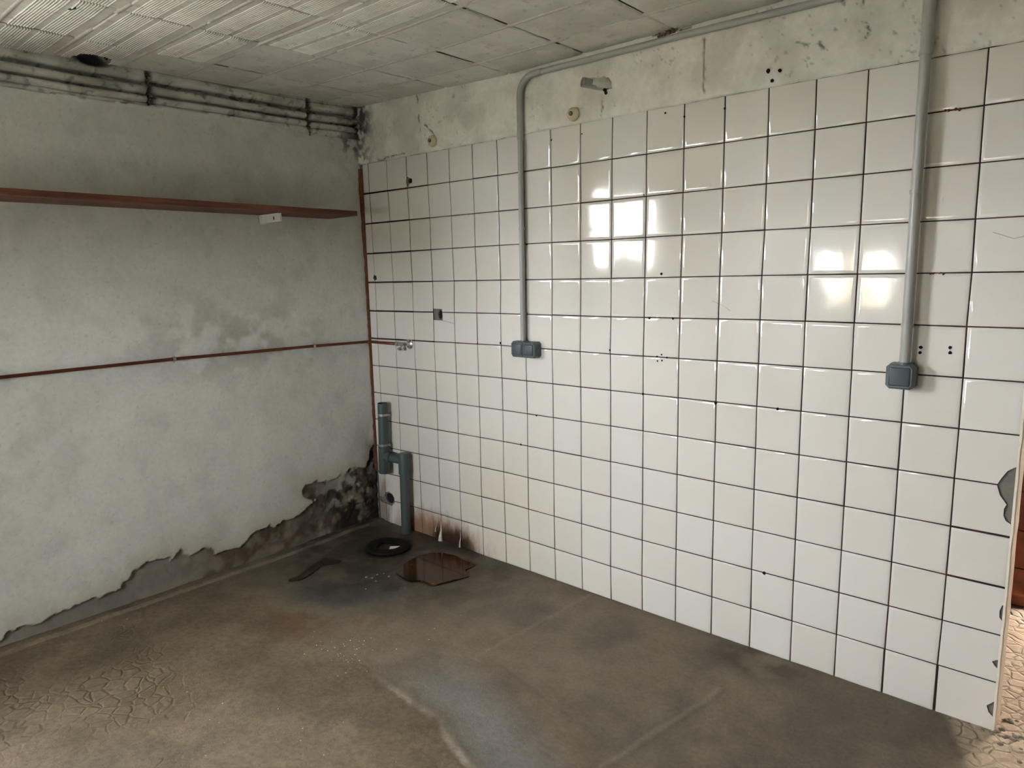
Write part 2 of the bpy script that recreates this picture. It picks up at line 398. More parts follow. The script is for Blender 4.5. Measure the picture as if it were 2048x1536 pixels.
RX = {0: [-10, -10, -3, -2, 3, 2, 0, 2, 3, 3, 3, 3, 3, 3], 6: [1, 3, 5, 4, 7, 1, 1, 2, 3, 2, 0, 0, 3, 5], 10: [0, -2, -2, -3, -4, -5, -8, -6, -5, -5, -4, -4, -4, 0],
      14: [2, 4, 4, 4, 0, -1, -1, -2, -1, -1, 0, 0, 2, 2], 18: [-1, -1, 0, 0, 2, 0, 1, 1, 0, 0, -1, -2, -5, -5]}
RZ = {0: [5, 5, 0, -6, -8, -10, -9, -8, -8, -8, -8, -8, -8, -8], 6: [2, 2, -2, 0, -4, -4, 1, 0, 0, 1, 4, 5, 2, 5], 10: [4, 1, -2, -2, -3, -4, -3, -1, 2, 2, 1, 0, -2, 1],
      14: [3, 2, 1, 1, 1, 1, 0, 0, 0, 0, 1, 0, 0, -1], 18: [-2, 1, 0, -1, 1, -2, 0, 0, 0, 2, -2, 1, 2, -4]}
CK = [0, 6, 10, 14, 18]
def G(i, j):
    ii = min(max(i, 0), 18); f = lambda T: float(np.interp(ii, CK, [T[c][j] for c in CK])) / 1000
    if i == -1: return (-0.058 + 0.005 * j / 13, (13 - j) * 0.152 + f(RZ))
    if i == 19: return (2.8855, (13 - j) * 0.152 + f(RZ))
    return (i * 0.152 + f(RX), (13 - j) * 0.152 + f(RZ))
PIT = 0.152
cut_tiles = []
for i in range(-1, 19):
    for j in range(13):
        c = [G(i, j + 1), G(i + 1, j + 1), G(i + 1, j), G(i, j)]        # bl br tr tl
        gx0 = gx1 = 0.0016; gz0 = gz1 = 0.0016
        if i < 3 and 0 <= j <= 5: gz0 = 0.0036 if i < 2 else 0.0026
        if i < 3 and 1 <= j <= 6: gz1 = 0.0036 if i < 2 else 0.0026
        if i == 18 and j in (8, 9): gz0 = 0.003
        if i == 18 and j in (9, 10): gz1 = 0.003
        if j == 12 and i in (16, 17): gx1 = 0.003
        if i == 18 and j == 12: gx0 = 0.003
        if i == -1: gx0 = 0
        if i == 18: gx1 = 0
        gx0 += abs(random.gauss(0, 0.0004)); gz0 += abs(random.gauss(0, 0.0004))
        if j == 12: gz0 = 0.0005
        if j == 0: gz1 = -0.0005
        q = [(c[0][0] + gx0, c[0][1] + gz0), (c[1][0] - gx1, c[1][1] + gz0), (c[2][0] - gx1, c[2][1] - gz1), (c[3][0] + gx0, c[3][1] - gz1)]
        cx = sum(p[0] for p in q) / 4; cz = sum(p[1] for p in q) / 4
        ta, tb = random.gauss(0, 0.0030), random.gauss(0, 0.0030); d0 = random.uniform(-0.0004, 0.0004)
        v = []; f = []
        loops = [(0.0, 0.0062), (0.0, 0.0022), (0.0006, 0.0009), (0.0022, 0.0), (0.012, -0.00005)]
        sg = [(1, 1), (-1, 1), (-1, -1), (1, -1)]
        for ins, y in loops:
            for k, p in enumerate(q):
                x, z = p[0] + ins * sg[k][0], p[1] + ins * sg[k][1]
                v.append((x, (y if y > 0.006 else y + d0 + ta * (x - cx) + tb * (z - cz)), z))
        for a in range(4):
            for k in range(4): f.append((a * 4 + k, a * 4 + (k + 1) % 4, (a + 1) * 4 + (k + 1) % 4, (a + 1) * 4 + k))
        f.append((16, 17, 18, 19))
        f.append((3, 2, 1, 0))
        o = obj('tile', v, f, M['tile'], wr, True)
        for p in CUTS.values():
            if any(q[0][0] - 0.004 < a < q[1][0] + 0.004 and q[0][1] - 0.004 < b < q[2][1] + 0.004 for a, b in p): cut_tiles.append(o); break
for o in cut_tiles:
    boolean_cut(o, allcut)
    autosmooth(o, 25)
for o in (allcut, deep): bpy.data.objects.remove(o, do_unlink=True)

# whitewashed plaster band above the tiles
xs = np.arange(-0.088, 2.886, 0.006); zs = np.linspace(1.9775, 2.30, 54)
gx, gz = np.meshgrid(xs, zs, indexing='ij')
edge = 1.9765 + 0.004 * (fbm(gx, gx * 0, 30, 3) - 0.5) + np.interp(gx, [0, 0.9, 1.5, 2.1, 2.9], [0.005, 0.002, 0.003, 0.003, -0.002])
gz2 = np.where(gz < 1.985, edge, gz)
n1 = fbm(gx, gz, 9, 5, 1); n2 = fbm(gx, gz, 60, 4, 2)
right = sstep(1.896, 1.904, gx) * (1 - sstep(2.10, 2.14, gz))
yy = -0.002 - 0.0035 * (n1 - 0.35) - 0.0012 * (n2 - 0.4) - 0.0035 * right
bead = np.exp(-((gz - 2.228) / 0.02) ** 2); yy -= 0.008 * bead * sstep(0.95, 1.1, gx) * (0.6 + 0.8 * fbm(gx, gz, 25, 3, 4))
rough_c = sstep(0.12, -0.05, gx); yy -= 0.02 * rough_c * (fbm(gx, gz, 28, 4, 5) - 0.35)
yy = np.where(gz < 1.981, 0.001, yy)
ca = linv(234, 233, 223); cb = linv(214, 213, 202); cdk = linv(88, 86, 76)
col = cb + (ca - cb) * sstep(0.3, 0.65, n1)[..., None]
col = col + (linv(204, 203, 192) - col) * (bead * sstep(1.0, 1.2, gx) * 0.7)[..., None]
pits = 0.8 * sstep(0.72, 0.80, fbm(gx, gz, 85, 3, 8)) * sstep(0.45, 0.6, fbm(gx, gz, 7, 3, 9))
yy += 0.003 * pits
crk = np.zeros_like(gx)
for pts in ([(0.40, 2.30), (0.405, 2.19), (0.41, 2.13), (0.42, 2.09)], [(0.40, 2.12), (0.47, 2.10), (0.52, 2.05)], [(1.47, 2.08), (1.475, 2.02), (1.47, 1.99)], [(1.895, 2.2), (1.899, 2.1), (1.90, 2.0)],
            [(2.40, 2.20), (2.41, 2.13), (2.43, 2.09), (2.42, 2.06)], [(2.22, 2.10), (2.28, 2.085), (2.30, 2.07)], [(0.3, 2.0), (0.1, 1.988), (0.0, 1.985)], [(1.70, 2.235), (1.76, 2.225), (1.85, 2.23)]):
    w = gx + 0.02 * (fbm(gx, gz, 40, 3, 3) - 0.5); w2 = gz + 0.02 * (fbm(gx, gz, 40, 3, 6) - 0.5)
    crk = np.maximum(crk, 1 - sstep(0.001, 0.006, polydist(w, w2, pts, False)))
brk = sstep(0.35, 0.55, fbm(gx, gz, 30, 2, 12))
col = col * (1 - 0.6 * (pits * 0.8)[..., None]) ; col = col + (cdk * 0.5 - col) * (crk * brk * 0.85)[..., None]
mould = blob(gx, gz, -0.07, 2.19, 0.09, 0.10, 0.8) * sstep(0.35, 0.62, fbm(gx, gz, 35, 4, 11))
dirt = sstep(0.10, -0.08, gx) * sstep(0.45, 0.62, fbm(gx, gz, 45, 4, 13))
col = col + (linv(32, 31, 28) - col) * np.clip(mould * 1.3, 0, 0.95)[..., None]
col = col + (linv(70, 68, 60) - col) * (dirt * 0.75)[..., None]
gridobj('plaster_band', np.stack([gx, yy, gz2], -1)[:, ::-1], M['band'], wr, col[:, ::-1])

# red-brown filler in the corner joint
zz = np.arange(0.30, 1.975, 0.02); v = []; f = []
for k, z in enumerate(zz):
    w = 0.006 + 0.004 * math.sin(z * 9) + random.uniform(-0.003, 0.003); e = float(np.interp(z, [0.3, 1.3, 2.0], [-0.053, -0.054, -0.058]))
    v += [(-0.10, 0.002, z), (e - 0.001, -0.001 + random.uniform(-.001, .001), z), (e - w, -0.006 + random.uniform(-.002, .002), z), (-0.10, -0.012, z)]
    if k:
        a = (k - 1) * 4; b = k * 4
        for s in range(3): f.append((a + s, a + s + 1, b + s + 1, b + s))
obj('corner_filler', v, f, M['redfill'], wr)

# drill holes along the joints: dark surface discs stand in for their shade
HOLES = [(1.221, 1.936, 4), (1.749, 1.96, 4), (1.826, 1.936, 4), (1.978, 1.939, 4), (1.08, 1.517, 4), (1.742, 1.38, 5), (1.692, 1.212, 4.5), (1.793, 1.213, 4.5), (1.511, 1.077, 4), (1.727, 1.064, 4), (1.747, 1.073, 3.5),
         (1.73, 1.047, 3.5), (1.749, 1.05, 3.5), (1.77, 1.063, 3.5), (1.667, 0.911, 5), (1.972, 0.908, 5.5), (2.2, 0.911, 5), (1.12, 0.759, 4), (1.025, 0.611, 5), (1.215, 0.61, 3), (0.911, 1.076, 5), (0.762, 1.066, 3),
         (2.175, 0.304, 6), (2.623, 1.148, 5), (2.622, 1.132, 5), (2.699, 1.152, 5), (2.7, 1.136, 5), (1.663, 1.677, 3), (1.376, 1.939, 3), (2.128, 2.031, 7), (2.166, 2.025, 6), (2.142, 1.998, 6)]
for x, z, r in HOLES:
    r /= 1000; y = -0.0012 if z < 1.975 else -0.0085
    pts = [(x + r * random.uniform(0.8, 1.15) * math.cos(a), z + r * random.uniform(0.8, 1.2) * math.sin(a)) for a in np.arange(0, 6.28, 0.5)]
    MB().prism(pts, y, 0.004).build('drill_hole_disc', M['hole'], wr)
for x, z in ((2.66, 1.825), (2.652, 1.368)):
    b = MB()
    for k in range(7):
        px = x + random.uniform(-0.02, 0.02); pz = z + random.uniform(-0.004, 0.004); r = random.uniform(0.002, 0.005)
        b.lathe((px, 0.002, pz), (0, -1, 0), [(0, r), (0.003, r * 0.8), (0.0045, r * 0.3)], 6)
    b.build('chipped_grout', M['chip'], wr)
# hairline marks on the glaze
for pts in ([(2.20 + 0.032 * math.cos(a), 0.915 + 0.032 * math.sin(a)) for a in np.linspace(3.3, 6.2, 14)], [(1.06, 0.60), (1.085, 0.585), (1.11, 0.588), (1.13, 0.603)], [(2.652, 1.585), (2.652, 1.56), (2.651, 1.53)],
            [(0.528, 1.167), (0.57, 1.163), (0.606, 1.157)], [(2.78, 1.48), (2.83, 1.46), (2.87, 1.47)], [(1.95, 1.28), (1.99, 1.265), (2.02, 1.245)]):
    MB().tube([(x, 0.0003, z) for x, z in pts], 0.0007, 6).build('glaze_crack', M['mortar_dark'], wr, True)
# white efflorescence drips at the foot of two joints
for x, z, h, w in ((0.462, 0.012, 0.10, 0.016), (0.606, 0.015, 0.075, 0.007), (0.425, 0.06, 0.03, 0.005)):
    b = MB(); b.tube([(x, -0.002, z + h), (x + 0.001, -0.003, z + h * 0.55), (x - 0.002, -0.006, z + h * 0.25), (x, -0.008, z - 0.01)], [0.0006, w * 0.3, w * 0.55, w], 8)
    b.build('lime_drip', M['efflor'], wr, True)
# broken mortar edge where tiles meet the floor
b = MB()
for k in range(150):
    x = random.uniform(0.30, 2.85); s = random.uniform(0.002, 0.0055) * (1.8 if x < 0.8 else 1)
    b.lathe((x, -0.004 - random.random() * 0.012, -0.004), (0, random.uniform(-.4, .1), 1), [(0, s), (s * 0.7, s * 0.8), (s * 1.1, s * 0.3)], 6)
o = b.build('mortar_crumbs', M['mortar_dark'], wr); o['kind'] = 'stuff'

# cream end of the wall
trim = MB()
zt = np.linspace(0.0, 2.33, 60); v = []; f = []
for k, z in enumerate(zt):
    e = random.uniform(-0.0012, 0.0012)
    v += [(2.884, -0.004 + e, z), (2.890 + e, -0.0035 + e, z), (2.893 + e, 0.0, z), (2.893 + e, 0.098, z), (2.884, 0.103, z)]
    if k:
        a = (k - 1) * 5; b = k * 5
        for s in range(4): f.append((a + s, a + s + 1, b + s + 1, b + s))
struct(obj('trim_1', v, f, M['cream']), 'cream plastered edge at the free end of the tiled wall')

# ---- left wall ----------------------------------------------------------------
wl = MB()
wl.box(-0.19, -0.10, WIN1[1], 0.006, 0.0, 2.34)
wl.box(-0.19, X0, BACKY - 0.25, WIN1[0], 0.0, 2.34)
wl.box(-0.19, X0, WIN1[0], WIN1[1], 0.0, WIN1[2])
wl.box(-0.19, X0, WIN1[0], WIN1[1], WIN1[3], 2.34)
wl.box(-0.10, X0, WIN1[1], WIN1[1] + 0.06, 0.0, 2.34)
wl = wl.build('wall_left', M['plain_wall']); struct(wl, 'grey whitewashed wall with peeling damp base')
PEEL = [(-2.25, -0.05), (-2.25, 0.03), (-2.0, 0.02), (-1.824, 0.021), (-1.787, 0.058), (-1.729, 0.061), (-1.653, 0.055), (-1.561, 0.073), (-1.504, 0.084), (-1.437, 0.09), (-1.377, 0.093), (-1.378, 0.127), (-1.348, 0.121), (-1.322, 0.142), (-1.257, 0.166), (-1.17, 0.165), (-1.162, 0.141), (-1.114, 0.178), (-1.071, 0.145), (-1.035, 0.157), (-0.988, 0.145), (-0.963, 0.1), (-0.907, 0.099), (-0.843, 0.104), (-0.79, 0.113), (-0.733, 0.16), (-0.624, 0.154), (-0.508, 0.175), (-0.409, 0.216), (-0.484, 0.29), (-0.452, 0.323), (-0.407, 0.325), (-0.315, 0.317), (-0.217, 0.336), (-0.166, 0.353), (-0.067, 0.330), (-0.042, 0.427), (0.05, 0.47), (0.05, -0.05)]
ys = np.arange(-2.21, 0.0085, 0.006); zs = np.arange(0.0, 2.126, 0.006)
gy, gz = np.meshgrid(ys, zs, indexing='ij')
wy = gy + 0.05 * (fbm(gy, gz, 26, 4, 21) - 0.5); wz = gz + 0.05 * (fbm(gy, gz, 26, 4, 22) - 0.5)
d = polydist(wy, wz, PEEL)
peel = 1 - sstep(-0.004, 0.004, d)
corner = sstep(-0.55, -0.02, gy)
isl = sstep(0.52, 0.60, fbm(gy, gz, 22, 4, 23)) * blob(gy, gz, -0.18, 0.30, 0.32, 0.16, 0.4)
peel = np.clip(peel - isl * peel * 0.8 * corner, 0, 1)
und = fbm(gy, gz, 3.0, 4, 24) - 0.5
fine = fbm(gy, gz, 45, 4, 25) - 0.5
base = X0 - 0.016 * sstep(1.2, 1.9, gz) * sstep(-0.7, -0.1, gy) - 0.004
px = base + 0.0045 * und + 0.0009 * fine
rough2 = fbm(gy, gz, 30, 5, 26) - 0.5
px = px - peel * (0.010 + 0.018 * rough2 * (0.35 + corner)) + 0.004 * np.exp(-(d / 0.008) ** 2) * (1 - peel)
# flare near the corner: uneven render pressed into the angle
px = px + 0.012 * sstep(-0.10, 0.0, gy) * (fbm(gy, gz, 18, 4, 27) - 0.45)
topedge = 2.108 + 0.014 * (fbm(gy, gy * 0, 22, 4, 28) - 0.5) + np.interp(gy, [-1.6, -0.3, 0], [-0.008, 0.03, 0.02])
gzz = np.minimum(gz, topedge); px = px + 0.006 * np.exp(-((topedge - gz) / 0.012) ** 2) * (gz < topedge)
px = np.where(gz >= topedge, px - 0.03, px)
c1 = linv(217, 220, 213); c2 = linv(207, 209, 201)
col = c2 + (c1 - c2) * sstep(0.32, 0.68, fbm(gy, gz, 2.2, 4, 30))[..., None]
col = col * (1 - 0.09 * sstep(0.5, 0.75, fbm(gy, gz, 11, 5, 31)))[..., None]
st = blob(gy, gz, -0.75, 1.10, 0.40, 0.14, 0.9) * sstep(0.40, 0.62, fbm(gy, gz, 12, 4, 32))
col = col + (linv(140, 136, 122) - col) * (st * 0.5)[..., None]
dust = blob(gy, gz, -0.9, 1.84, 1.4, 0.05, 0.9); col = col * (1 - 0.12 * dust)[..., None]
damp = np.exp(-np.clip(d, 0, 1) / 0.05) * (1 - peel); col = col + (linv(164, 154, 136) - col) * (damp * 0.7)[..., None]
pit = sstep(0.80, 0.84, fbm(gy, gz, 90, 2, 33)); px = px - 0.001 * pit * (1 - peel); col = col * (1 - 0.14 * pit * (1 - peel))[..., None]
e1 = linv(128, 118, 102); e2 = linv(88, 76, 62); e3 = linv(34, 27, 21); e4 = linv(134, 130, 120)
n = fbm(gy, gz, 16, 5, 34)
ecol = e2 + (e1 - e2) * sstep(0.35, 0.65, n)[..., None]
ecol = ecol + (e4 - ecol) * (sstep(-0.9, -1.2, gy) * 0.75)[..., None]
dk = np.clip(corner * 1.1 + 0.25, 0, 1) * sstep(0.36, 0.60, fbm(gy, gz, 20, 5, 35))
ecol = ecol + (e3 - ecol) * np.clip(dk * sstep(-1.15, -0.6, gy), 0, 1)[..., None]
col = col + (ecol - col) * peel[..., None]
cm = sstep(-0.13, -0.01, gy) * (1 - sstep(0.35, 0.62, gz + 0.2 * fbm(gy, gz, 14, 4, 36)))
col = col + (e3 - col) * np.clip(cm * 0.9, 0, 1)[..., None]
mo = blob(gy, gz, -0.0, 2.10, 0.12, 0.07, 0.9) * sstep(0.38, 0.6, fbm(gy, gz, 40, 4, 37)); col = col + (linv(30, 29, 27) - col) * (mo * 0.9)[..., None]
gridobj('plaster_layer', np.stack([px, gy, gzz], -1), M['plaster'], wl, col)

# exposed hollow bricks along the top of the left wall
PROF_Z = [2.092, 2.100, 2.112, 2.120, 2.124, 2.128, 2.134, 2.141, 2.147, 2.151, 2.153, 2.160, 2.163, 2.168, 2.176, 2.184, 2.190, 2.193, 2.196, 2.207, 2.211, 2.216, 2.226, 2.240, 2.262, 2.30]
PROF_X = [-.012, -.006, .000, -.004, -.012, -.004, .004, .006, .003, -.008, -.026, -.026, -.008, .003, .007, .006, .001, -.012, -.030, -.030, -.008, .002, .004, .003, .000, -.002]
prof_z = np.interp(np.linspace(0, len(PROF_Z) - 1, 90), range(len(PROF_Z)), PROF_Z); prof_x = np.interp(prof_z, PROF_Z, PROF_X)
def hollow_brick(y0, y1, seed, dz0, dz1):
    yy_ = np.arange(y0, y1 + 1e-6, 0.007); gy, kk = np.meshgrid(yy_, np.arange(90), indexing='ij')
    dz = np.interp(gy, [y0, y1], [dz0, dz1])
    z = prof_z[kk] + dz * (prof_z[kk] < 2.25) + 0.006 * (fbm(gy, kk * 0 + seed, 9, 4, seed) - 0.5)
    x = X0 - 0.004 + prof_x[kk] + 0.0045 * (fbm(gy, prof_z[kk], 34, 4, seed) - 0.5) + 0.006 * (fbm(gy, prof_z[kk], 6, 3, seed + 1) - 0.5)
    br = sstep(0.64, 0.72, fbm(gy, prof_z[kk], 16, 3, seed + 2)) * (prof_z[kk] < 2.21); x = x - 0.008 * br
    cav = blob(gy + 0.02 * (fbm(gy, z, 50, 3, 3) - .5), z, -1.270, 2.262, 0.062, 0.026, 0.35) if seed == 41 else 0 * gy
    x = x - 0.028 * cav
    endd = np.minimum(gy - y0, y1 - gy); x = x - 0.03 * np.exp(-(endd / 0.006) ** 2)
    n = fbm(gy, z, 14, 4, seed + 3)
    c = linv(176, 176, 166) + (linv(204, 204, 196) - linv(176, 176, 166)) * sstep(0.35, 0.65, n)[..., None]
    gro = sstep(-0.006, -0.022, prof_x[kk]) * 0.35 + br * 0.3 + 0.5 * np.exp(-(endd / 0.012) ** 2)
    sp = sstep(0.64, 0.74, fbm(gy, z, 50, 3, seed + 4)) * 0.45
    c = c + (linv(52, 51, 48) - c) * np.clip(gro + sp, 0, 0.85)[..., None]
    c = c + (linv(24, 24, 25) - c) * (cav * 0.95)[..., None]  # cavity shade painted into the brick colour, the recess being shallow
    mo = sstep(-0.16, 0.0, gy) * sstep(0.3, 0.6, fbm(gy, z, 30, 4, seed + 5)); c = c + (linv(26, 25, 23) - c) * (mo * 0.9)[..., None]
    return gridobj('hollow_brick', np.stack([x, gy, z], -1), M['plaster'], wl, c)
hollow_brick(-2.21, -1.068, 41, -0.006, 0.002)
hollow_brick(-1.056, -0.306, 51, 0.004, 0.012)
hollow_brick(-0.294, 0.006, 61, 0.010, 0.020)
for y in (-1.062, -0.300):
    b = MB()
    for k in range(14):
        z = 2.10 + 0.011 * k; r = random.uniform(0.004, 0.009)
        b.lathe((X0 - 0.02 + random.uniform(-.004, .008), y + random.uniform(-.004, .006), z), (1, 0, 0), [(-0.01, r), (0.004, r * 0.9), (0.010, r * 0.3)], 7)
    b.build('joint_mortar', M['mortar_dark'], wl)

# ---- ceiling ------------------------------------------------------------------
def ceil_z(x, y):
    return 2.235 + 0.04 * np.clip(1 - (np.asarray(x) + 0.07) / 1.1, 0, 1) * np.clip(1 + np.asarray(y) / 1.8, 0, 1)
cl = MB(); cl.box(-0.32, EASTX + 0.2, BACKY - 0.25, PASSY + 0.2, 2.335, 2.45)
cl.box(X0, EASTX, BACKY, -2.385, 2.24, 2.335); cl.box(2.745, EASTX, -2.385, PASSY, 2.24, 2.335); cl.box(X0, 2.745, 0.1, PASSY, 2.24, 2.335)
cl = cl.build('ceiling', M['slab']); struct(cl, 'low ceiling of whitewashed ribbed hollow bricks')
BW, BD = 0.393, 0.241
def brick_mesh(ribbed, seed):
    w = BW - 0.005; dd = BD - 0.004; nx = 40
    prof = [(-dd / 2, 0.05), (-dd / 2, 0.004), (-dd / 2 + 0.004, 0.0)]
    if ribbed:
        for g0 in (-0.088, 0.008):
            for k in range(9):
                y = g0 + 0.0088 * k; prof += [(y - 0.0020, 0.0), (y - 0.0004, -0.0030), (y + 0.0010, -0.0030), (y + 0.0026, 0.0)]
    else: prof += [(y, 0.0) for y in np.linspace(-0.10, 0.10, 20)]
    prof += [(dd / 2 - 0.004, 0.0), (dd / 2, 0.004), (dd / 2, 0.05)]
    py = np.array([p[0] for p in prof]); pz = np.array([p[1] for p in prof])
    xs_ = np.linspace(-w / 2, w / 2, nx); gx, kk = np.meshgrid(xs_, np.arange(len(prof)), indexing='ij')
    y = py[kk] + 0.003 * (fbm(gx, kk * 0.0 + seed, 7, 2, seed) - 0.5); fade = 0.5 + 0.8 * fbm(gx, py[kk], 12, 3, seed + 3)
    z = np.where(pz[kk] < 0, pz[kk] * fade, pz[kk]) + np.where(pz[kk] <= 0, 0.0025 * (fbm(gx, py[kk], 9, 3, seed + 1) - 0.5), 0)
    e = np.minimum(gx + w / 2, w / 2 - gx); z = z + np.where(pz[kk] <= 0.004, 0.004 * np.exp(-(e / 0.003) ** 2), 0)
    n = fbm(gx, py[kk], 7, 4, seed + 2)
    c = linv(210, 209, 202) + (linv(226, 225, 219) - linv(210, 209, 202)) * sstep(0.35, 0.65, n)[..., None]
    sp = sstep(0.70, 0.78, fbm(gx, py[kk], 40, 3, seed + 4)); c = c + (linv(120, 116, 108) - c) * (sp * 0.3)[..., None]
    o = gridobj('ceiling_brick', np.stack([gx, y, z], -1)[::-1], M['ceil'], None, c[::-1])
    me = o.data; bpy.data.objects.remove(o); me.set_sharp_from_angle(angle=math.radians(22)); return me
rib_me = [brick_mesh(True, 71), brick_mesh(True, 81)]; flat_me = [brick_mesh(False, 91), brick_mesh(False, 101)]
YB = [0.004, -0.209, -0.45, -0.691, -0.932, -1.173, -1.414, -1.655, -1.896, -2.137, -2.378]
XB = [X0 - 0.01, 0.212, 0.605, 0.998, 1.391, 1.784, 2.177, 2.57, 2.74]
hole_brick = None
for r in range(len(YB) - 1):
    for c in range(len(XB) - 1):
        x0, x1 = XB[c], XB[c + 1]; y1, y0 = YB[r], YB[r + 1]
        if r >= 4: rib = not (r == 4 and c == 0)
        elif r == 3: rib = c >= 2
        elif r == 2: rib = False
        else: rib = False
        me = (rib_me if rib else flat_me)[(r * 3 + c) % 2]
        o = link_mesh('ceiling_brick', me, cl)
        cx, cy = (x0 + x1) / 2, (y0 + y1) / 2
        sx = (x1 - x0) / BW; sy = (y1 - y0) / BD
        o.scale = (sx * (1 if (r + c) % 2 else -1), sy, 1) if False else (sx, sy, 1)
        dzx = float(ceil_z(x1, cy) - ceil_z(x0, cy)) / (x1 - x0); dzy = float(ceil_z(cx, y1) - ceil_z(cx, y0)) / (y1 - y0)
        o.location = (cx, cy, float(ceil_z(cx, cy)) + random.uniform(-0.0015, 0.0015))
        o.rotation_euler = (math.atan(dzy) + random.gauss(0, 0.004), -math.atan(dzx) + random.gauss(0, 0.003), 0)
        if r == 5 and c == 0: hole_brick = o
# the broken corner in one brick: a real bite into it
hb = hole_brick; hb.data = hb.data.copy()
b = MB(); n = 14; ring = []
HP = [(-0.12, -1.335), (-0.05, -1.350), (0.0, -1.344), (0.028, -1.325), (0.036, -1.300), (0.030, -1.262), (0.012, -1.235), (-0.03, -1.222), (-0.12, -1.215)]
Lh = hb.location; n = len(HP)
v = [((x - Lh.x) / hb.scale.x, (y - Lh.y) / hb.scale.y, -0.03) for x, y in HP] + [((x - Lh.x) / hb.scale.x, (y - Lh.y) / hb.scale.y, 0.06) for x, y in HP]
import bmesh
bm = bmesh.new(); bm.from_mesh(hb.data)
hp = np.array([(a[0], a[1]) for a in v[:n]])
vx = np.array([w.co[:] for w in bm.verts]); dd_ = polydist(vx[:, 0] + 0.02 * (fbm(vx[:, 0], vx[:, 1], 60, 3, 5) - .5), vx[:, 1], hp)
bm.verts.ensure_lookup_table()
bmesh.ops.delete(bm, geom=[w for w, q in zip(bm.verts, dd_) if q < 0], context='VERTS')
bm.to_mesh(hb.data); bm.free()
MB().box(-0.10, 0.10, -1.38, -1.18, 2.30, 2.305).build('cavity_back', M['hole_shade'], cl)  # dark sheet above the bite, standing in for its inner shade
b = MB()
for k in range(40):
    a = random.choice(HP[1:-1]); r = random.uniform(0.003, 0.008)
    b.lathe((a[0] + random.gauss(0, 0.012), a[1] + random.gauss(0, 0.012), 2.256 + random.uniform(-.004, .03)), (random.gauss(0, 1), random.gauss(0, 1), -1), [(-r, r * .6), (0, r), (r, r * .4)], 6)
b.build('broken_edge', M['soot'], cl)
# mortar beads squeezed out of the long joints, and patches in the cross joints
for r in range(1, len(YB) - 1):
    y = YB[r]; xs_ = np.arange(X0, 2.74, 0.012); v = []; f = []
    w = 0.0085 + 0.004 * fbm(xs_, xs_ * 0 + r, 7, 3, r); h = 0.0006 + 0.0022 * fbm(xs_, xs_ * 0 + r, 9, 4, r + 20); gap = fbm(xs_, xs_ * 0 + r, 5, 3, r + 40)
    h = np.where(gap < 0.34, -0.003, h); off = 0.003 * (fbm(xs_, xs_ * 0 + r, 4, 3, r + 60) - 0.5) + 0.002
    for k, x in enumerate(xs_):
        z = float(ceil_z(x, y)); v += [(x, y + off[k] - w[k], z + 0.004), (x, y + off[k] - w[k] * 0.62, z - h[k]), (x, y + off[k] + w[k] * 0.62, z - h[k]), (x, y + off[k] + w[k], z + 0.004)]
        if k:
            a = (k - 1) * 4; bb = k * 4
            for s in range(3): f.append((a + s, a + s + 1, bb + s + 1, bb + s))
    obj('mortar_bead', v, f, M['mortar'], cl, True)
for r in range(len(YB) - 1):
    for x in XB[1:-1]:
        if random.random() < 0.75:
            L = YB[r] - YB[r + 1]; y0 = YB[r + 1] + random.uniform(0.0, 0.4) * L; y1 = y0 + random.uniform(0.35, 0.65) * L; y1 = min(y1, YB[r])
            b = MB(); b.tube([(x + random.uniform(-.001, .001), y, float(ceil_z(x, y)) + 0.003) for y in np.linspace(y0, y1, 6)], [0.002, 0.005, 0.0045, 0.005, 0.0045, 0.002], 6)
            b.build('joint_patch', M['mortar'], cl, True)
# dirt lump where ceiling, wall and plaster meet near the conduit
b = MB()
for k in range(26):
    r = random.uniform(0.003, 0.009); b.lathe((1.755 + random.gauss(0, 0.03), -0.012 + random.gauss(0, 0.006), 2.232 + random.gauss(0, 0.006)), (random.gauss(0, 1), random.gauss(0, 1), -1), [(-r, r * .6), (0, r), (r, r * .4)], 6)
b.build('crumbled_mortar', M['mortar_dark'], cl)

# dark sliver laid on one brick, standing in for the shade inside a slot
z_ = float(ceil_z(0.52, -1.523))
MB().tube([(0.500, -1.530, z_ - 0.0005), (0.510, -1.526, z_ - 0.0005), (0.530, -1.519, z_ - 0.0005), (0.540, -1.516, z_ - 0.0005)], [0.001, 0.0045, 0.004, 0.001], 8).build('slot_shade', M['hole_shade'], cl)

# ---- floor ----------------------------------------------------------------------
xs = np.arange(-0.13, 3.75, 0.0085); ys = np.arange(-2.3, 1.05, 0.0085)
gx, gy = np.meshgrid(xs, ys, indexing='ij')
inroom = (gy < 0.0)
n0 = fbm(gx, gy, 2.2, 4, 110); n1 = fbm(gx, gy, 14, 5, 111); n2 = fbm(gx, gy, 60, 3, 112)
z = -0.004 + 0.006 * (n0 - 0.5) + 0.004 * (n1 - 0.5) + 0.002 * (n2 - 0.5)
mound = blob(gx, gy, 0.15, 0.0, 0.75, 0.40, 0.9); z += 0.016 * mound * (0.6 + 0.8 * fbm(gx, gy, 8, 4, 113))
lip = 1 - sstep(0.0, 0.006, gx - (X0 + 0.040 + 0.03 * (fbm(gy, gy * 0, 9, 4, 114) - 0.5))); z += 0.010 * lip * (gy < 0)
screed_line = np.interp(gx, [0.4, 0.77, 0.94, 1.233, 1.356, 1.546, 1.67, 1.775, 2.2, 3.2], [-0.95, -0.95, -0.955, -1.017, -1.03, -1.046, -1.099, -1.14, -1.32, -1.8])
sl = gy + 0.05 * (fbm(gx, gy, 9, 4, 115) - 0.5) - screed_line
screed = sstep(-0.006, 0.012, sl) * sstep(0.7, 1.3, gx) + sstep(-0.1, 0.2, sl) * (1 - sstep(0.7, 1.3, gx))
z += 0.005 * screed * sstep(0.9, 1.4, gx)
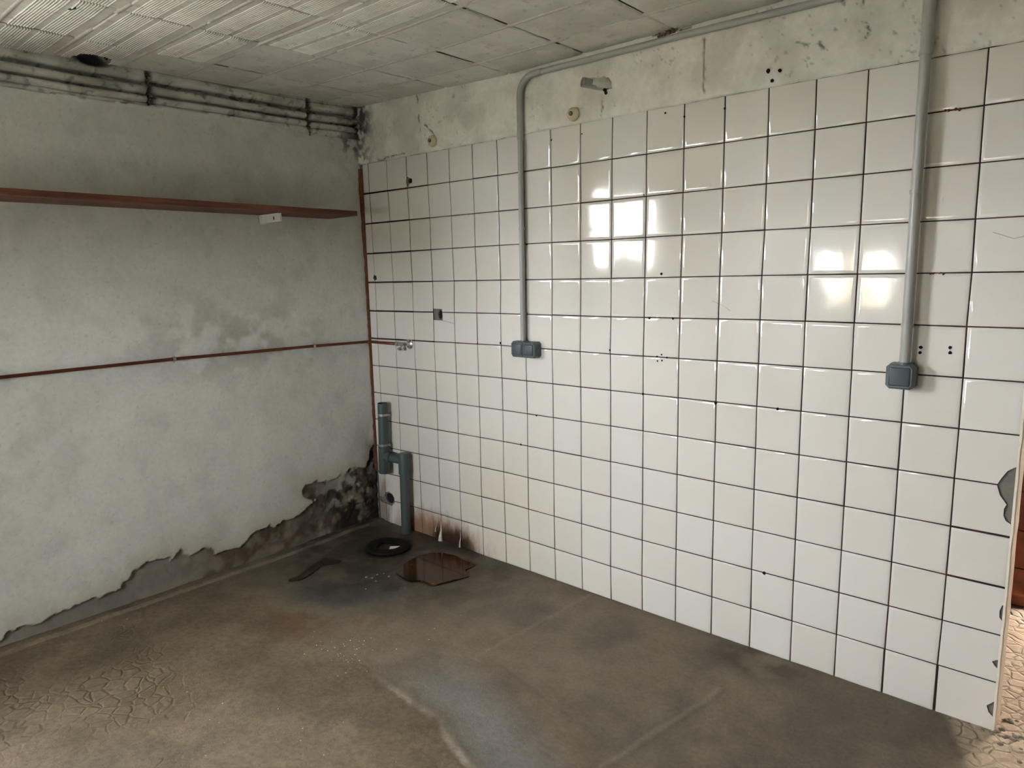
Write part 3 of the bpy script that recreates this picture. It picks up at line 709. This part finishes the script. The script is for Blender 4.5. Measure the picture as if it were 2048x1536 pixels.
pudpoly = [(0.587, -0.404), (0.547, -0.341), (0.517, -0.209), (0.552, -0.132), (0.64, -0.095), (0.723, -0.107), (0.814, -0.112), (0.817, -0.183), (0.874, -0.224), (0.851, -0.298), (0.829, -0.356), (0.819, -0.384), (0.742, -0.385), (0.697, -0.422)]
stpoly = [(0.245, -0.771), (0.246, -0.714), (0.191, -0.61), (0.176, -0.529), (0.262, -0.491), (0.258, -0.541), (0.23, -0.579), (0.274, -0.677), (0.286, -0.739)]
pud = 1 - sstep(-0.02, 0.05, polydist(gx, gy, pudpoly)); stk = 1 - sstep(-0.02, 0.03, polydist(gx, gy, stpoly))
WATER = 0.0035
z = z + (-0.006 - z) * sstep(0.5, 1.0, pud); z = z + (-0.006 - z) * sstep(0.6, 1.0, stk)
base1 = linv(106, 92, 69); base2 = linv(114, 101, 81); scr = linv(114, 105, 90)
col = base1 + (base2 - base1) * sstep(0.35, 0.65, n0)[..., None]
col = col + (scr - col) * (screed * (0.45 + 0.5 * fbm(gx, gy, 5, 4, 116)))[..., None]
gran = sstep(0.45, 0.7, fbm(gx, gy, 90, 3, 117)); col = col * (1 - 0.22 * gran * (1 - screed))[..., None]
blot = sstep(0.45, 0.7, fbm(gx, gy, 4, 5, 118)); col = col * (1 - 0.24 * blot)[..., None]
edge = np.exp(-(sl / 0.009) ** 2) * sstep(0.3, 0.6, n1) * sstep(1.15, 1.5, gx) * (1 - sstep(1.9, 2.3, gx)); col = col + (linv(176, 170, 158) - col) * (edge * 0.3)[..., None]
grey = sstep(0.0, 0.1, sl) * (1 - sstep(0.15, 0.35, sl)) * sstep(1.2, 1.5, gx); col = col + (linv(124, 124, 120) - col) * (grey * 0.5)[..., None]
bp = blob(gx, gy, 0.68, -0.93, 0.22, 0.12, 0.7, 0.7) * sstep(0.3, 0.6, fbm(gx, gy, 9, 4, 119)); col = col + (linv(96, 70, 42) - col) * (bp * 0.75)[..., None]
bg_ = blob(gx + 0.05 * (n1 - .5), gy, 0.56, -0.67, 0.24, 0.135, 0.45, 0.65); col = col + (linv(74, 74, 74) - col) * (bg_ * (0.6 + 0.5 * n1))[..., None]
dampm = blob(gx + 0.1 * (n1 - .5), gy + 0.1 * (n0 - .5), 0.36, -0.22, 0.66, 0.46, 0.6); col = col + (linv(50, 43, 33) - col) * np.clip(dampm * (0.6 + 0.8 * sstep(0.3, 0.7, n1)), 0, 0.92)[..., None]
col = col + (linv(38, 24, 12) - col) * (pud * 0.95)[..., None]; col = col + (linv(44, 38, 24) - col) * (stk * 0.9)[..., None]
rim = np.exp(-(polydist(gx, gy, pudpoly) / 0.04) ** 2) * sstep(0.45, 0.6, n1); col = col + (linv(142, 128, 108) - col) * (rim * 0.35 * (1 - pud))[..., None]
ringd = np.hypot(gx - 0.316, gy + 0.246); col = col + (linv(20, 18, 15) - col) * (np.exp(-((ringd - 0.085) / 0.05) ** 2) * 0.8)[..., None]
col = col + (linv(168, 158, 140) - col) * (np.exp(-((gx - X0 - 0.043) / 0.008) ** 2) * 0.25 * (gy < -0.1))[..., None]
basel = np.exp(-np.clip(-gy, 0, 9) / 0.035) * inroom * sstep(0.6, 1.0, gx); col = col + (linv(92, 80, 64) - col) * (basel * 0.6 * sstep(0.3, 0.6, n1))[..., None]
dk1 = blob(gx, gy, 2.18, -0.08, 0.16, 0.10, 0.7) * sstep(0.3, 0.6, n1); col = col + (linv(64, 56, 46) - col) * (dk1 * 0.8)[..., None]
for pts, s in (([(2.07, -0.892), (2.148, -0.434), (2.16, -0.312)], 0.16), ([(1.391, -0.678), (1.424, -0.02)], 0.12), ([(1.493, -0.681), (2.002, -0.793)], -0.35), ([(2.09, -0.892), (2.168, -0.434), (2.18, -0.312)], -0.4)):
    ln = np.exp(-(polydist(gx + 0.01 * (n1 - .5), gy, pts, False) / 0.008) ** 2); tgt = linv(178, 168, 150) if s > 0 else linv(84, 76, 62)
    col = col + (tgt - col) * (abs(s) * ln)[..., None]
out = sstep(0.0, 0.04, (gx - 2.887) * 0.93 + gy * 0.37 + 0.13) * sstep(2.5, 2.9, gx)  # lit floor past the wall end's shadow line, painted into the colour
col = col + (linv(176, 158, 134) - col) * (np.maximum(sstep(2.86, 2.9, gx) * (gy > -0.05), out * 0.8))[..., None]
crkm = np.zeros_like(gx)
for (cx, cy, rx, ry, a) in ((0.50, -1.62, 0.40, 0.17, 0.85), (0.35, -1.95, 0.3, 0.2, 0.8), (0.95, -1.72, 0.16, 0.12, 0.8), (1.9, -0.91, 0.10, 0.06, 0.9), (0.2, -1.5, 0.12, 0.1, 0.6)):
    crkm = np.maximum(crkm, a * blob(gx, gy, cx, cy, rx, ry, 0.5))
crkm *= sstep(0.42, 0.60, fbm(gx, gy, 6, 3, 120)); crkm = np.maximum(crkm, np.maximum(sstep(2.85, 2.95, gx) * 0.9, out * 0.9))
wet = np.clip(dampm * 0.45 + pud * 0.8 + stk * 0.8, 0, 1)
fl = gridobj('floor', np.stack([gx, gy, z], -1), M['floor'], None, col, {'crk': crkm, 'wet': wet})
struct(fl, 'stained bare cement floor with cracked brown patches')
b = MB(); b.box(-0.3, EASTX + 0.2, BACKY - 0.25, PASSY + 0.2, -0.2, -0.03)
b.box(3.74, EASTX, -2.3, PASSY, -0.03, -0.004); b.box(X0, EASTX, BACKY, -2.295, -0.03, -0.004)
b.build('floor_base', M['floor_far'], fl)

# ---- the rest of the room, behind and beside the camera ---------------------------
b = MB(); b.box(-0.3, WIN2[0], BACKY - 0.25, BACKY, 0, 2.34); b.box(WIN2[1], EASTX, BACKY - 0.25, BACKY, 0, 2.34)
b.box(WIN2[0], WIN2[1], BACKY - 0.25, BACKY, 0, WIN2[2]); b.box(WIN2[0], WIN2[1], BACKY - 0.25, BACKY, WIN2[3], 2.34)
struct(b.build('wall_back', M['plain_wall']), 'pale wall behind the viewer with a small window')
struct(MB().box(EASTX, EASTX + 0.2, BACKY - 0.25, PASSY + 0.2, 0, 2.34).build('wall_side', M['dull_wall']), 'pale side wall of the room')
b = MB(); b.box(1.2, DOOR[0], PASSY, PASSY + 0.2, 0, 2.34); b.box(DOOR[1], EASTX, PASSY, PASSY + 0.2, 0, 2.34); b.box(DOOR[0], DOOR[1], PASSY, PASSY + 0.2, DOOR[3], 2.34)
b.box(1.0, 1.2, 0.1, PASSY + 0.2, 0, 2.34)
wp = struct(b.build('wall_passage', M['brown_joint']), 'passage wall faced with red-brown tiles beyond the tiled wall')
for zi in range(14):
    for xi in range(9):
        x0 = 1.25 + xi * 0.183; z0 = 0.004 + zi * 0.160
        o = MB().box(x0 + 0.0015, x0 + 0.1815, PASSY - 0.008, PASSY, z0 + 0.0025, z0 + 0.1575).build('brown_tile', M['brown_tile'], wp)

def window(name, label, origin, ux, w, h, depth_dir):
    """frame with two casements; ux unit vector along the width, depth_dir points out of the room"""
    ux = Vector(ux); dd = Vector(depth_dir); o0 = Vector(origin)
    def bar(mb, a0, a1, z0, z1, d0, d1):
        c = [o0 + ux * a + dd * d + Vector((0, 0, z)) for z in (z0, z1) for a, d in ((a0, d0), (a1, d0), (a1, d1), (a0, d1))]
        mb.add(c, [(0, 3, 2, 1), (4, 5, 6, 7), (0, 1, 5, 4), (1, 2, 6, 5), (2, 3, 7, 6), (3, 0, 4, 7)])
    fm = MB()
    for a in ((0, 0.04, 0, h), (w - 0.04, w, 0, h), (0, w, 0, 0.035), (0, w, h - 0.035, h)): bar(fm, *a, 0.06, 0.11)
    root = struct(fm.build(name, M['window_paint']), label)
    for s in (0, 1):
        a0 = 0.035 + s * (w / 2 - 0.035); a1 = a0 + w / 2 - 0.035; cm = MB()
        for a in ((a0, a0 + 0.045, 0.035, h - 0.035), (a1 - 0.045, a1, 0.035, h - 0.035), (a0, a1, 0.035, 0.065), (a0, a1, h - 0.065, h - 0.035)): bar(cm, *a, 0.065, 0.10)
        cs = cm.build('casement', M['window_paint'], root)
        pm = MB(); bar(pm, a0 + 0.03, a1 - 0.03, 0.065, h - 0.065, 0.080, 0.083); pm.build('pane', M['glass'], cs)
    hm = MB(); bar(hm, w / 2 - 0.008, w / 2 + 0.008, h / 2 - 0.05, h / 2 + 0.05, 0.045, 0.065); hm.build('handle', M['steel'], root)
    return root
window('window_1', 'two-casement window in the grey left wall', (X0, WIN1[0], WIN1[2]), (0, 1, 0), WIN1[1] - WIN1[0], WIN1[3] - WIN1[2], (-1, 0, 0))
window('window_2', 'small two-casement window in the wall behind the viewer', (WIN2[0], BACKY, WIN2[2]), (1, 0, 0), WIN2[1] - WIN2[0], WIN2[3] - WIN2[2], (0, -1, 0))

# ---- outside -----------------------------------------------------------------------
struct(MB().box(-90, 90, -90, 90, -0.40, -0.21).build('ground_outside', M['outside']), 'pale ground outside the building')
struct(MB().box(1.2, 6.4, PASSY + 0.2, 4.3, 2.30, 2.42).build('ceiling_sky_blocker', M['slab']), 'added roof slab that cuts sky light at the passage door')  # added unseen roof, cuts the sky light entering the passage door
b = MB(); b.box(1.2, 1.4, PASSY + 0.2, 4.3, -0.2, 2.30); struct(b.build('wall_sky_blocker', M['ochre']), 'added ochre side wall under the light-cutting roof slab')  # added unseen side wall, closes off light under that roof
struct(MB().box(1.4, 6.4, 4.45, 4.6, -0.2, 2.08).build('wall_light_limiter', M['beige']), 'added beige wall that limits light into the passage')  # added unseen wall, its height sets how much light reaches the passage
def pier(cx, cy, w, h, rz):
    b = MB(); c, s_ = math.cos(rz), math.sin(rz)
    def ring(k, z): return [(cx + (x * c - y * s_) * k, cy + (x * s_ + y * c) * k, z) for x, y in ((-w, -w), (w, -w), (w, w), (-w, w))]
    rings = [ring(1, -0.2), ring(1, h - 0.14), ring(1.18, h - 0.12), ring(1.18, h - 0.04), ring(0.9, h)]
    v = [p for r in rings for p in r]; f = [(a * 4 + k, a * 4 + (k + 1) % 4, (a + 1) * 4 + (k + 1) % 4, (a + 1) * 4 + k) for a in range(4) for k in range(4)] + [(16, 17, 18, 19)]
    struct(obj('wall_pier', v, f, M['ochre']), 'ochre garden pier outside, mirrored faintly in the tiles')
pier(-5.4, -10.9, 0.20, 3.4, 0.0)
pier(-1.09, -12.0, 0.085, 2.3, 0.6)
pier(-0.61, -12.0, 0.11, 2.3, 0.6)

# ================================================================== THINGS
# shelf board and its bracket
sh = MB(); ysb = np.linspace(-2.08, -0.215, 14)
b = MB().box(X0 - 0.004, 0.168, -2.08, -0.215, 1.690, 1.714).build('shelf_board', M['wood'])
bevel(b, 0.002); tag(b, 'long dark brown wooden shelf board along the grey wall', 'shelf')
br = thing('shelf_bracket', 'small white shelf bracket under the right end of the brown board', 'bracket', (X0, -0.595, 1.652))
bevel(MB().box(X0 + 0.002, 0.098, -0.600, -0.592, 1.652, 1.686).build('plate', M['white_metal'], br), 0.001)
MB().box(X0 + 0.002, 0.098, -0.610, -0.592, 1.6855, 1.6895).build('flange', M['white_metal'], br)
MB().box(X0 - 0.003, X0 + 0.003, -0.612, -0.580, 1.648, 1.6895).build('wall_flange', M['white_metal'], br)
s = MB().box(0.040, 0.046, -0.6012, -0.5998, 1.662, 1.677).build('slot', M['hole'], br)

# copper pipe with clips
cp = thing('copper_pipe', 'thin copper water pipe clipped along the grey wall to the corner', 'pipe', (-0.045, -1.0, 1.045))
path = [(-0.045, -2.20, 1.044), (-0.045, -1.714, 1.048), (-0.045, -1.078, 1.051), (-0.044, -0.372, 1.045), (-0.043, -0.10, 1.040)]
for a in np.linspace(0, math.pi / 2, 7): path.append((-0.043 + 0.03 * (1 - math.cos(a)), -0.06 + 0.03 * math.sin(a), 1.039))
path += [(0.05, -0.03, 1.038), (0.205, -0.03, 1.039)]
MB().tube(path, 0.0072, 14).build('tube', M['copper'], cp, True)
for y, z in ((-1.735, 1.048), (-1.078, 1.051), (-0.372, 1.045)):
    b = MB(); b.tube([(-0.045, y - 0.006, z), (-0.045, y + 0.006, z)], 0.0105, 14); b.box(-0.075, -0.047, y - 0.004, y + 0.004, z - 0.004, z + 0.004)
    cl_ = b.build('pipe_clip', M['steel'], cp); autosmooth(cl_)
    b = MB(); b.lathe((-0.045, y, z + 0.013), (0, 0, 1), [(-0.004, 0.003), (0.002, 0.0035), (0.004, 0.003)], 8); b.lathe((-0.045, y, z - 0.013), (0, 0, -1), [(-0.004, 0.003), (0.002, 0.0035), (0.004, 0.003)], 8)
    b.build('clip_screw', M['steel'], cl_)

# chrome stop valve at the end of the copper pipe
va = thing('stop_valve', 'small chrome stop valve on the white tiles at the copper pipe end', 'valve', (0.24, -0.03, 1.038))
autosmooth(MB().tube([(0.196, -0.03, 1.039), (0.214, -0.03, 1.039)], 0.0125, 6).build('compression_nut', M['chrome'], va))
autosmooth(MB().tube([(0.212, -0.03, 1.039), (0.228, -0.03, 1.039), (0.240, -0.03, 1.039), (0.262, -0.030, 1.039)], [0.009, 0.012, 0.012, 0.010], 16).build('body', M['chrome'], va))
autosmooth(MB().tube([(0.262, -0.034, 1.039), (0.268, -0.026, 1.039), (0.270, 0.0, 1.039)], [0.011, 0.011, 0.010], 16).build('elbow', M['chrome'], va))
autosmooth(MB().lathe((0.270, -0.0005, 1.039), (0, -1, 0), [(0, 0.027), (0.004, 0.026), (0.010, 0.018), (0.013, 0.011)], 24).build('wall_rose', M['chrome'], va))
st_ = autosmooth(MB().lathe((0.236, -0.030, 1.033), (0.05, -0.45, -0.9), [(0, 0.007), (0.016, 0.006)], 12).build('stem', M['chrome'], va))
autosmooth(MB().lathe((0.236, -0.036, 1.019), (0.05, -0.45, -0.9), [(0, 0.010), (0.004, 0.016), (0.010, 0.016), (0.013, 0.011)], 8).build('handle', M['chrome'], st_))

# grey waste pipe
PY = -0.048
wp_ = thing('waste_pipe', 'grey plastic waste pipe with a side branch standing in the tiled corner', 'pipe', (0.235, PY, 0.0))
def ptube(name, pts, r, parent=wp_, n=28, mat='pvc'): return autosmooth(MB().tube(pts, r, n).build(name, M[mat], parent), 40)
ax = lambda z: 0.0665 + (z - 0.316) * 0.030
# upright open at the top: wall of the tube with an inside
b = MB(); n = 28
b.lathe((ax(0.40), PY, 0.40), (0.03, 0, 1), [(0.0, 0.0272), (0.312, 0.0272), (0.312, 0.0245), (0.25, 0.0245)], n)
up = autosmooth(b.build('upright', M['pvc'], wp_), 40)
MB().lathe((ax(0.66), PY, 0.66), (0.03, 0, 1), [(0, 0.0246), (0.002, 0.0246)], 24).build('inside', M['hole_shade'], up)
ptube('tee', [(ax(0.318), PY, 0.318), (ax(0.322), PY, 0.322), (ax(0.47), PY, 0.47)], [0.0285, 0.031, 0.031])
ptube('tee_collar', [(ax(0.40) + 0.02, PY, 0.413), (ax(0.40) + 0.068, PY, 0.415)], 0.0275)
ptube('branch', [(ax(0.40) + 0.05, PY, 0.414), (0.236, PY, 0.4165)], 0.0235)
ptube('elbow', [(0.2365, PY, 0.352), (0.2365, PY, 0.445), (0.2365, PY, 0.455), (0.2365, PY, 0.458)], [0.0295, 0.0295, 0.0275, 0.020])
ptube('elbow_collar', [(0.2365, PY, 0.345), (0.2365, PY, 0.358)], 0.0305)
ptube('downpipe', [(0.231, PY, -0.03), (0.2365, PY, 0.36)], 0.0255)
for z in (0.648, 0.479):
    x = ax(z); b = MB(); b.tube([(x, PY, z - 0.006), (x, PY, z + 0.006)], 0.0290, 28)
    c_ = autosmooth(b.build('pipe_clamp', M['steel'], wp_), 40)
    MB().box(x - 0.004, x + 0.004, PY + 0.02, 0.0, z - 0.004, z + 0.004).build('clamp_stem', M['steel'], c_)
    for sx_ in (0.034, -0.033): MB().lathe((x + sx_, PY + 0.004, z), (0, 1, 0), [(-0.004, 0.004), (0.016, 0.004)], 8).build('clamp_screw', M['steel'], c_)

# electric conduits
CY = -0.019
ca_ = thing('electric_conduit', 'grey conduit dropping to the double switch and bending along the ceiling', 'conduit', (1.068, CY, 1.09))
r = 0.0118; pth = [(1.066, CY, 1.085), (1.067, CY, 1.5), (1.068, CY, 1.975)]
autosmooth(MB().tube(pth, r, 20).build('drop_tube', M['conduit'], ca_), 50)
pth = [(1.068, CY, 1.955), (1.068, CY, 2.12)] + [(1.068 + 0.075 * (1 - math.cos(a)), CY, 2.132 + 0.075 * math.sin(a)) for a in np.linspace(0, math.pi / 2, 10)] + [(1.19, CY, 2.2085)]
autosmooth(MB().tube(pth, r + 0.0016, 20).build('bend', M['conduit'], ca_), 50)
autosmooth(MB().tube([(1.165, CY, 2.208), (1.889, CY, 2.205), (2.227, CY, 2.200), (2.55, CY, 2.196)], r, 20).build('ceiling_run', M['conduit'], ca_), 50)
def clip(x, z, rr, parent, y=CY):
    b = MB(); b.tube([(x, y, z - 0.005), (x, y, z + 0.005)], rr + 0.0025, 20); b.box(x - 0.006, x + 0.006, y + rr, 0.0, z - 0.005, z + 0.005)
    autosmooth(b.build('saddle_clip', M['conduit'], parent), 40)
for z in (1.975, 1.585, 1.215): clip(1.068, z, r, ca_)
b = MB(); b.tube([(2.34, CY, 2.199), (2.352, CY, 2.199)], r + 0.0025, 20); b.build('saddle_clip', M['conduit'], ca_, True)

CY2 = -0.030
cb_ = thing('electric_conduit', 'thick grey conduit running straight down to the single switch', 'conduit', (2.589, CY2, 1.10))
r2 = 0.0150
autosmooth(MB().tube([(2.589, CY2, 1.095), (2.589, CY2, 2.0)], r2, 24).build('tube', M['conduit'], cb_), 50)
autosmooth(MB().tube([(2.590, CY2, 1.985), (2.5905, CY2, 2.232)], r2 + 0.002, 24).build('sleeve', M['conduit'], cb_), 50)
for z in (1.985, 1.605, 1.215): clip(2.589, z, r2, cb_, CY2)

# switches
def chamfer_rect(x0, x1, z0, z1, c):
    return [(x0 + c, z0), (x1 - c, z0), (x1, z0 + c), (x1, z1 - c), (x1 - c, z1), (x0 + c, z1), (x0, z1 - c), (x0, z0 + c)]
def loft(rings, cap=True):
    n = len(rings[0][0]); v = []; f = []
    for poly, y in rings: v += [(x, y, z) for x, z in poly]
    for i in range(len(rings) - 1):
        for k in range(n): f.append((i * n + k, i * n + (k + 1) % n, (i + 1) * n + (k + 1) % n, (i + 1) * n + k))
    f.append(tuple((len(rings) - 1) * n + k for k in range(n)))
    return v, f
def switch_box(root, x0, x1, z0, z1, depth, rockers, c=0.009):
    v, f = loft([(chamfer_rect(x0, x1, z0, z1, c), 0.001), (chamfer_rect(x0, x1, z0, z1, c), -depth * 0.82), (chamfer_rect(x0 + 0.002, x1 - 0.002, z0 + 0.002, z1 - 0.002, c), -depth * 0.93), (chamfer_rect(x0 + 0.006, x1 - 0.006, z0 + 0.006, z1 - 0.006, c * 0.7), -depth)])
    hs = autosmooth(obj('housing', v, f, M['box'], root), 25)
    v, f = loft([(chamfer_rect(x0 - 0.0005, x1 + 0.0005, z0 - 0.0005, z1 + 0.0005, c), -depth * 0.40), (chamfer_rect(x0 - 0.0005, x1 + 0.0005, z0 - 0.0005, z1 + 0.0005, c), -depth * 0.43)])
    obj('lid_seam', v, f, M['seam'], hs)
    for a, b2 in rockers:
        v, f = loft([(chamfer_rect(a - 0.0015, b2 + 0.0015, z0 + 0.0105, z1 - 0.0105, 0.003), -depth), (chamfer_rect(a - 0.0015, b2 + 0.0015, z0 + 0.0105, z1 - 0.0105, 0.003), -depth - 0.0008)])
        obj('rocker_gap', v, f, M['seam'], hs)
        v, f = loft([(chamfer_rect(a, b2, z0 + 0.012, z1 - 0.012, 0.002), -depth), (chamfer_rect(a, b2, z0 + 0.012, z1 - 0.012, 0.002), -depth - 0.003), (chamfer_rect(a + 0.003, b2 - 0.004, z0 + 0.014, z1 - 0.014, 0.002), -depth - 0.0045)])
        autosmooth(obj('rocker', v, f, M['rocker'], root), 20)
    return hs
s1 = thing('double_switch', 'dark grey surface-mounted double switch at the end of the bent conduit', 'switch', (1.08, 0.0, 1.02))
hs = switch_box(s1, 1.011, 1.152, 1.023, 1.094, 0.044, [(1.023, 1.074), (1.089, 1.139)])
v, f = loft([(chamfer_rect(1.0800, 1.0835, 1.028, 1.089, 0.001), -0.043), (chamfer_rect(1.0800, 1.0835, 1.028, 1.089, 0.001), -0.0448)]); obj('divider', v, f, M['seam'], hs)
MB().lathe((1.151, -0.022, 1.058), (1, 0, 0), [(0, 0.012), (0.0022, 0.011)], 20).build('cable_knockout', M['box'], hs)
MB().lathe((1.067, CY, 1.090), (0, 0, 1), [(0, 0.0165), (0.008, 0.0155)], 20).build('conduit_entry', M['box'], hs)
s2 = thing('single_switch', 'dark grey surface-mounted single switch below the straight thick conduit', 'switch', (2.58, 0.0, 1.02))
hs = switch_box(s2, 2.542, 2.621, 1.022, 1.100, 0.052, [(2.554, 2.609)], 0.011)
MB().lathe((2.589, CY2, 1.096), (0, 0, 1), [(0, 0.021), (0.008, 0.020)], 20).build('conduit_entry', M['box'], hs)

# porcelain insulators
def insulator(x, z, label):
    root = thing('porcelain_insulator', label, 'insulator', (x, 0, z), 'porcelain knobs above the tiles')
    autosmooth(MB().lathe((x, -0.002, z), (0, -1, 0), [(0, 0.023), (0.004, 0.0265), (0.012, 0.0265), (0.018, 0.024), (0.022, 0.017), (0.026, 0.014)], 28).build('disc', M['porcelain'], root), 50)
    autosmooth(MB().lathe((x + 0.002, -0.026, z), (0, -1, 0), [(0, 0.009), (0.006, 0.009), (0.010, 0.006)], 14).build('screw', M['screw'], root), 40)
insulator(0.508, 2.026, 'cream porcelain knob above the tiles nearest the corner')
insulator(1.341, 2.018, 'cream porcelain knob below the broken pipe stub')

# pipe stub in a collar of mortar
ps = thing('pipe_stub', 'cut-off pipe stub sticking out of rough mortar above the tiles', 'pipe', (1.47, 0, 2.095))
tip = Vector((1.432, -0.075, 2.112)); root_ = Vector((1.485, 0.01, 2.100)); ax_ = (tip - root_).normalized()
b = MB(); b.lathe(root_, ax_, [(0, 0.0185), ((tip - root_).length, 0.0185), ((tip - root_).length, 0.0155), ((tip - root_).length - 0.03, 0.0155)], 22); autosmooth(b.build('tube', M['conduit'], ps), 40)
b = MB(); rr = [0.036, 0.034, 0.027, 0.021]
n = 18; v = []; f = []
for k, (tt, rad) in enumerate(zip((-0.01, 0.015, 0.04, 0.066), rr)):
    ctr = root_ + ax_ * tt; u = ax_.cross(Vector((0, 0, 1))).normalized(); w = u.cross(ax_)
    for a in range(n):
        th = 2 * math.pi * a / n; q = rad * random.uniform(0.82, 1.15) * (0.62 if math.sin(th) * (1 if w.z > 0 else -1) < -0.4 else 1.0)
        v.append(ctr + (u * math.cos(th) + w * math.sin(th)) * q)
for k in range(3):
    for a in range(n): f.append((k * n + a, k * n + (a + 1) % n, (k + 1) * n + (a + 1) % n, (k + 1) * n + a))
f.append(tuple(3 * n + a for a in range(n)))
obj('mortar_collar', v, f, M['mortar'], ps, True)
b = MB()
for k in range(8):
    r = random.uniform(0.003, 0.007); b.lathe((1.492 + random.gauss(0, .005), -0.006, 2.082 + random.gauss(0, .006)), (0, -1, 0.2), [(0, r), (r, r * .7), (r * 1.5, r * .2)], 6)
b.build('soot_patch', M['soot'], ps)

# rubber ring lying in the wet corner, with a shard inside
rr_ = thing('rubber_ring', 'flat black rubber ring lying in the wet corner', 'ring', (0.318, -0.246, 0.012))
b = MB(); n, mm = 40, 12; v = []; f = []
for i in range(n):
    a = 2 * math.pi * i / n; R = 0.084 * (1 + 0.03 * math.sin(3 * a))
    for k in range(mm):
        th = 2 * math.pi * k / mm; rad = R + 0.030 * math.cos(th); v.append((0.318 + rad * math.cos(a) * 1.06, -0.246 + rad * math.sin(a) * 0.96, 0.017 + 0.011 * math.sin(th)))
for i in range(n):
    for k in range(mm): f.append((i * mm + k, ((i + 1) % n) * mm + k, ((i + 1) % n) * mm + (k + 1) % mm, i * mm + (k + 1) % mm))
obj('ring_body', v, f, M['rubber'], rr_, True)
b = MB(); b.add([(0.33, -0.24, 0.018), (0.385, -0.215, 0.026), (0.378, -0.235, 0.018), (0.345, -0.258, 0.014), (0.33, -0.24, 0.014), (0.385, -0.215, 0.021), (0.378, -0.235, 0.014), (0.345, -0.258, 0.010)],
                    [(0, 1, 2, 3), (7, 6, 5, 4), (0, 4, 5, 1), (1, 5, 6, 2), (2, 6, 7, 3), (3, 7, 4, 0)])
tag(b.build('plaster_shard', M['efflor']), 'thin pale shard lying inside the black rubber ring', 'shard')

# water
def water(name, poly, label, zz, mat='puddle'):
    n = len(poly); cx = sum(p[0] for p in poly) / n; cy = sum(p[1] for p in poly) / n; P = []
    for i in range(n):
        q = [np.array(poly[(i + k) % n]) for k in (-1, 0, 1, 2)]
        for t_ in np.arange(0, 1, 0.125):                       # Catmull-Rom through the outline
            w_ = 0.5 * ((2 * q[1]) + (q[2] - q[0]) * t_ + (2 * q[0] - 5 * q[1] + 4 * q[2] - q[3]) * t_ ** 2 + (3 * q[1] - q[0] - 3 * q[2] + q[3]) * t_ ** 3)
            x, y = w_; s = 1.02 + random.uniform(-0.012, 0.012); P.append((cx + (x - cx) * s, cy + (y - cy) * s))
    k = len(P); v = [(x, y, zz) for x, y in P] + [(x, y, zz - 0.012) for x, y in P]
    f = [tuple(range(k)), tuple(reversed(range(k, 2 * k)))] + [(i, (i + 1) % k, (i + 1) % k + k, i + k) for i in range(k)]
    if sum((P[i][0] * P[(i + 1) % k][1] - P[(i + 1) % k][0] * P[i][1]) for i in range(k)) < 0: f = [tuple(reversed(q)) for q in f]
    tag(obj(name, v, f, M[mat]), label, 'puddle')
water('puddle', pudpoly, 'rusty brown puddle on the cement beside the black ring', 0.0042)
water('puddle', stpoly, 'narrow dark wet streak on the cement towards the grey wall', 0.0030, 'streak')

# pebbles beside the dark patch
PEB = [(0.509, -0.527), (0.54, -0.516), (0.527, -0.477), (0.543, -0.45), (0.588, -0.456), (0.579, -0.526)]
PLAB = ['pebble leftmost in the little row by the dark grey stain', 'second pebble from the left by the dark grey stain', 'pebble in the middle of the cluster by the grey stain', 'pebble farthest back, nearest the black ring', 'rightmost pebble, closest to the brown puddle', 'pebble nearest the viewer on the dark grey stain']
def rock(x, y, z, s):
    v = []; f = []; n = 8
    for a, (zz, rr) in enumerate(((0, 0.8), (0.45, 1.0), (0.9, 0.7), (1.15, 0.25))):
        for k in range(n): t_ = 2 * math.pi * k / n; q = rr * s * random.uniform(0.75, 1.2); v.append((x + q * math.cos(t_), y + q * math.sin(t_), z + zz * s * 0.9))
    for a in range(3):
        for k in range(n): f.append((a * n + k, a * n + (k + 1) % n, (a + 1) * n + (k + 1) % n, (a + 1) * n + k))
    f.append(tuple(3 * n + k for k in range(n))); f.append(tuple(reversed(range(n)))); return v, f
for (x, y), lb in zip(PEB, PLAB):
    v, f = rock(x, y, 0.0, random.uniform(0.005, 0.008)); tag(obj('pebble', v, f, M['stone'], None, True), lb, 'pebble', 'pebbles in the wet corner')
# crumbs of plaster scattered over the brown floor
b = MB()
for k in range(140):
    if k < 50: x, y = random.gauss(0.98, 0.10), random.gauss(-0.97, 0.06)
    elif k < 90: x, y = random.uniform(0.5, 1.8), random.uniform(-1.6, -0.5)
    else: x, y = X0 + abs(random.gauss(0.02, 0.03)), random.uniform(-1.9, -0.3)
    v, f = rock(x, y, -0.003, random.choice((0.001, 0.0013, 0.0018, 0.0024))); b.add(v, f)
o = b.build('plaster_crumbs', M['mortar']); o['kind'] = 'stuff'; tag(o, 'tiny pale plaster crumbs scattered over the brown floor', 'crumbs')
# rubble at the foot of the wall end
b = MB()
for k in range(46):
    v, f = rock(2.90 + random.gauss(0.03, 0.045), random.gauss(0.01, 0.05), -0.006, random.uniform(0.004, 0.011)); b.add(v, f)
o = b.build('mortar_rubble', M['stone']); o['kind'] = 'stuff'; tag(o, 'little heap of mortar rubble at the foot of the wall end', 'rubble')
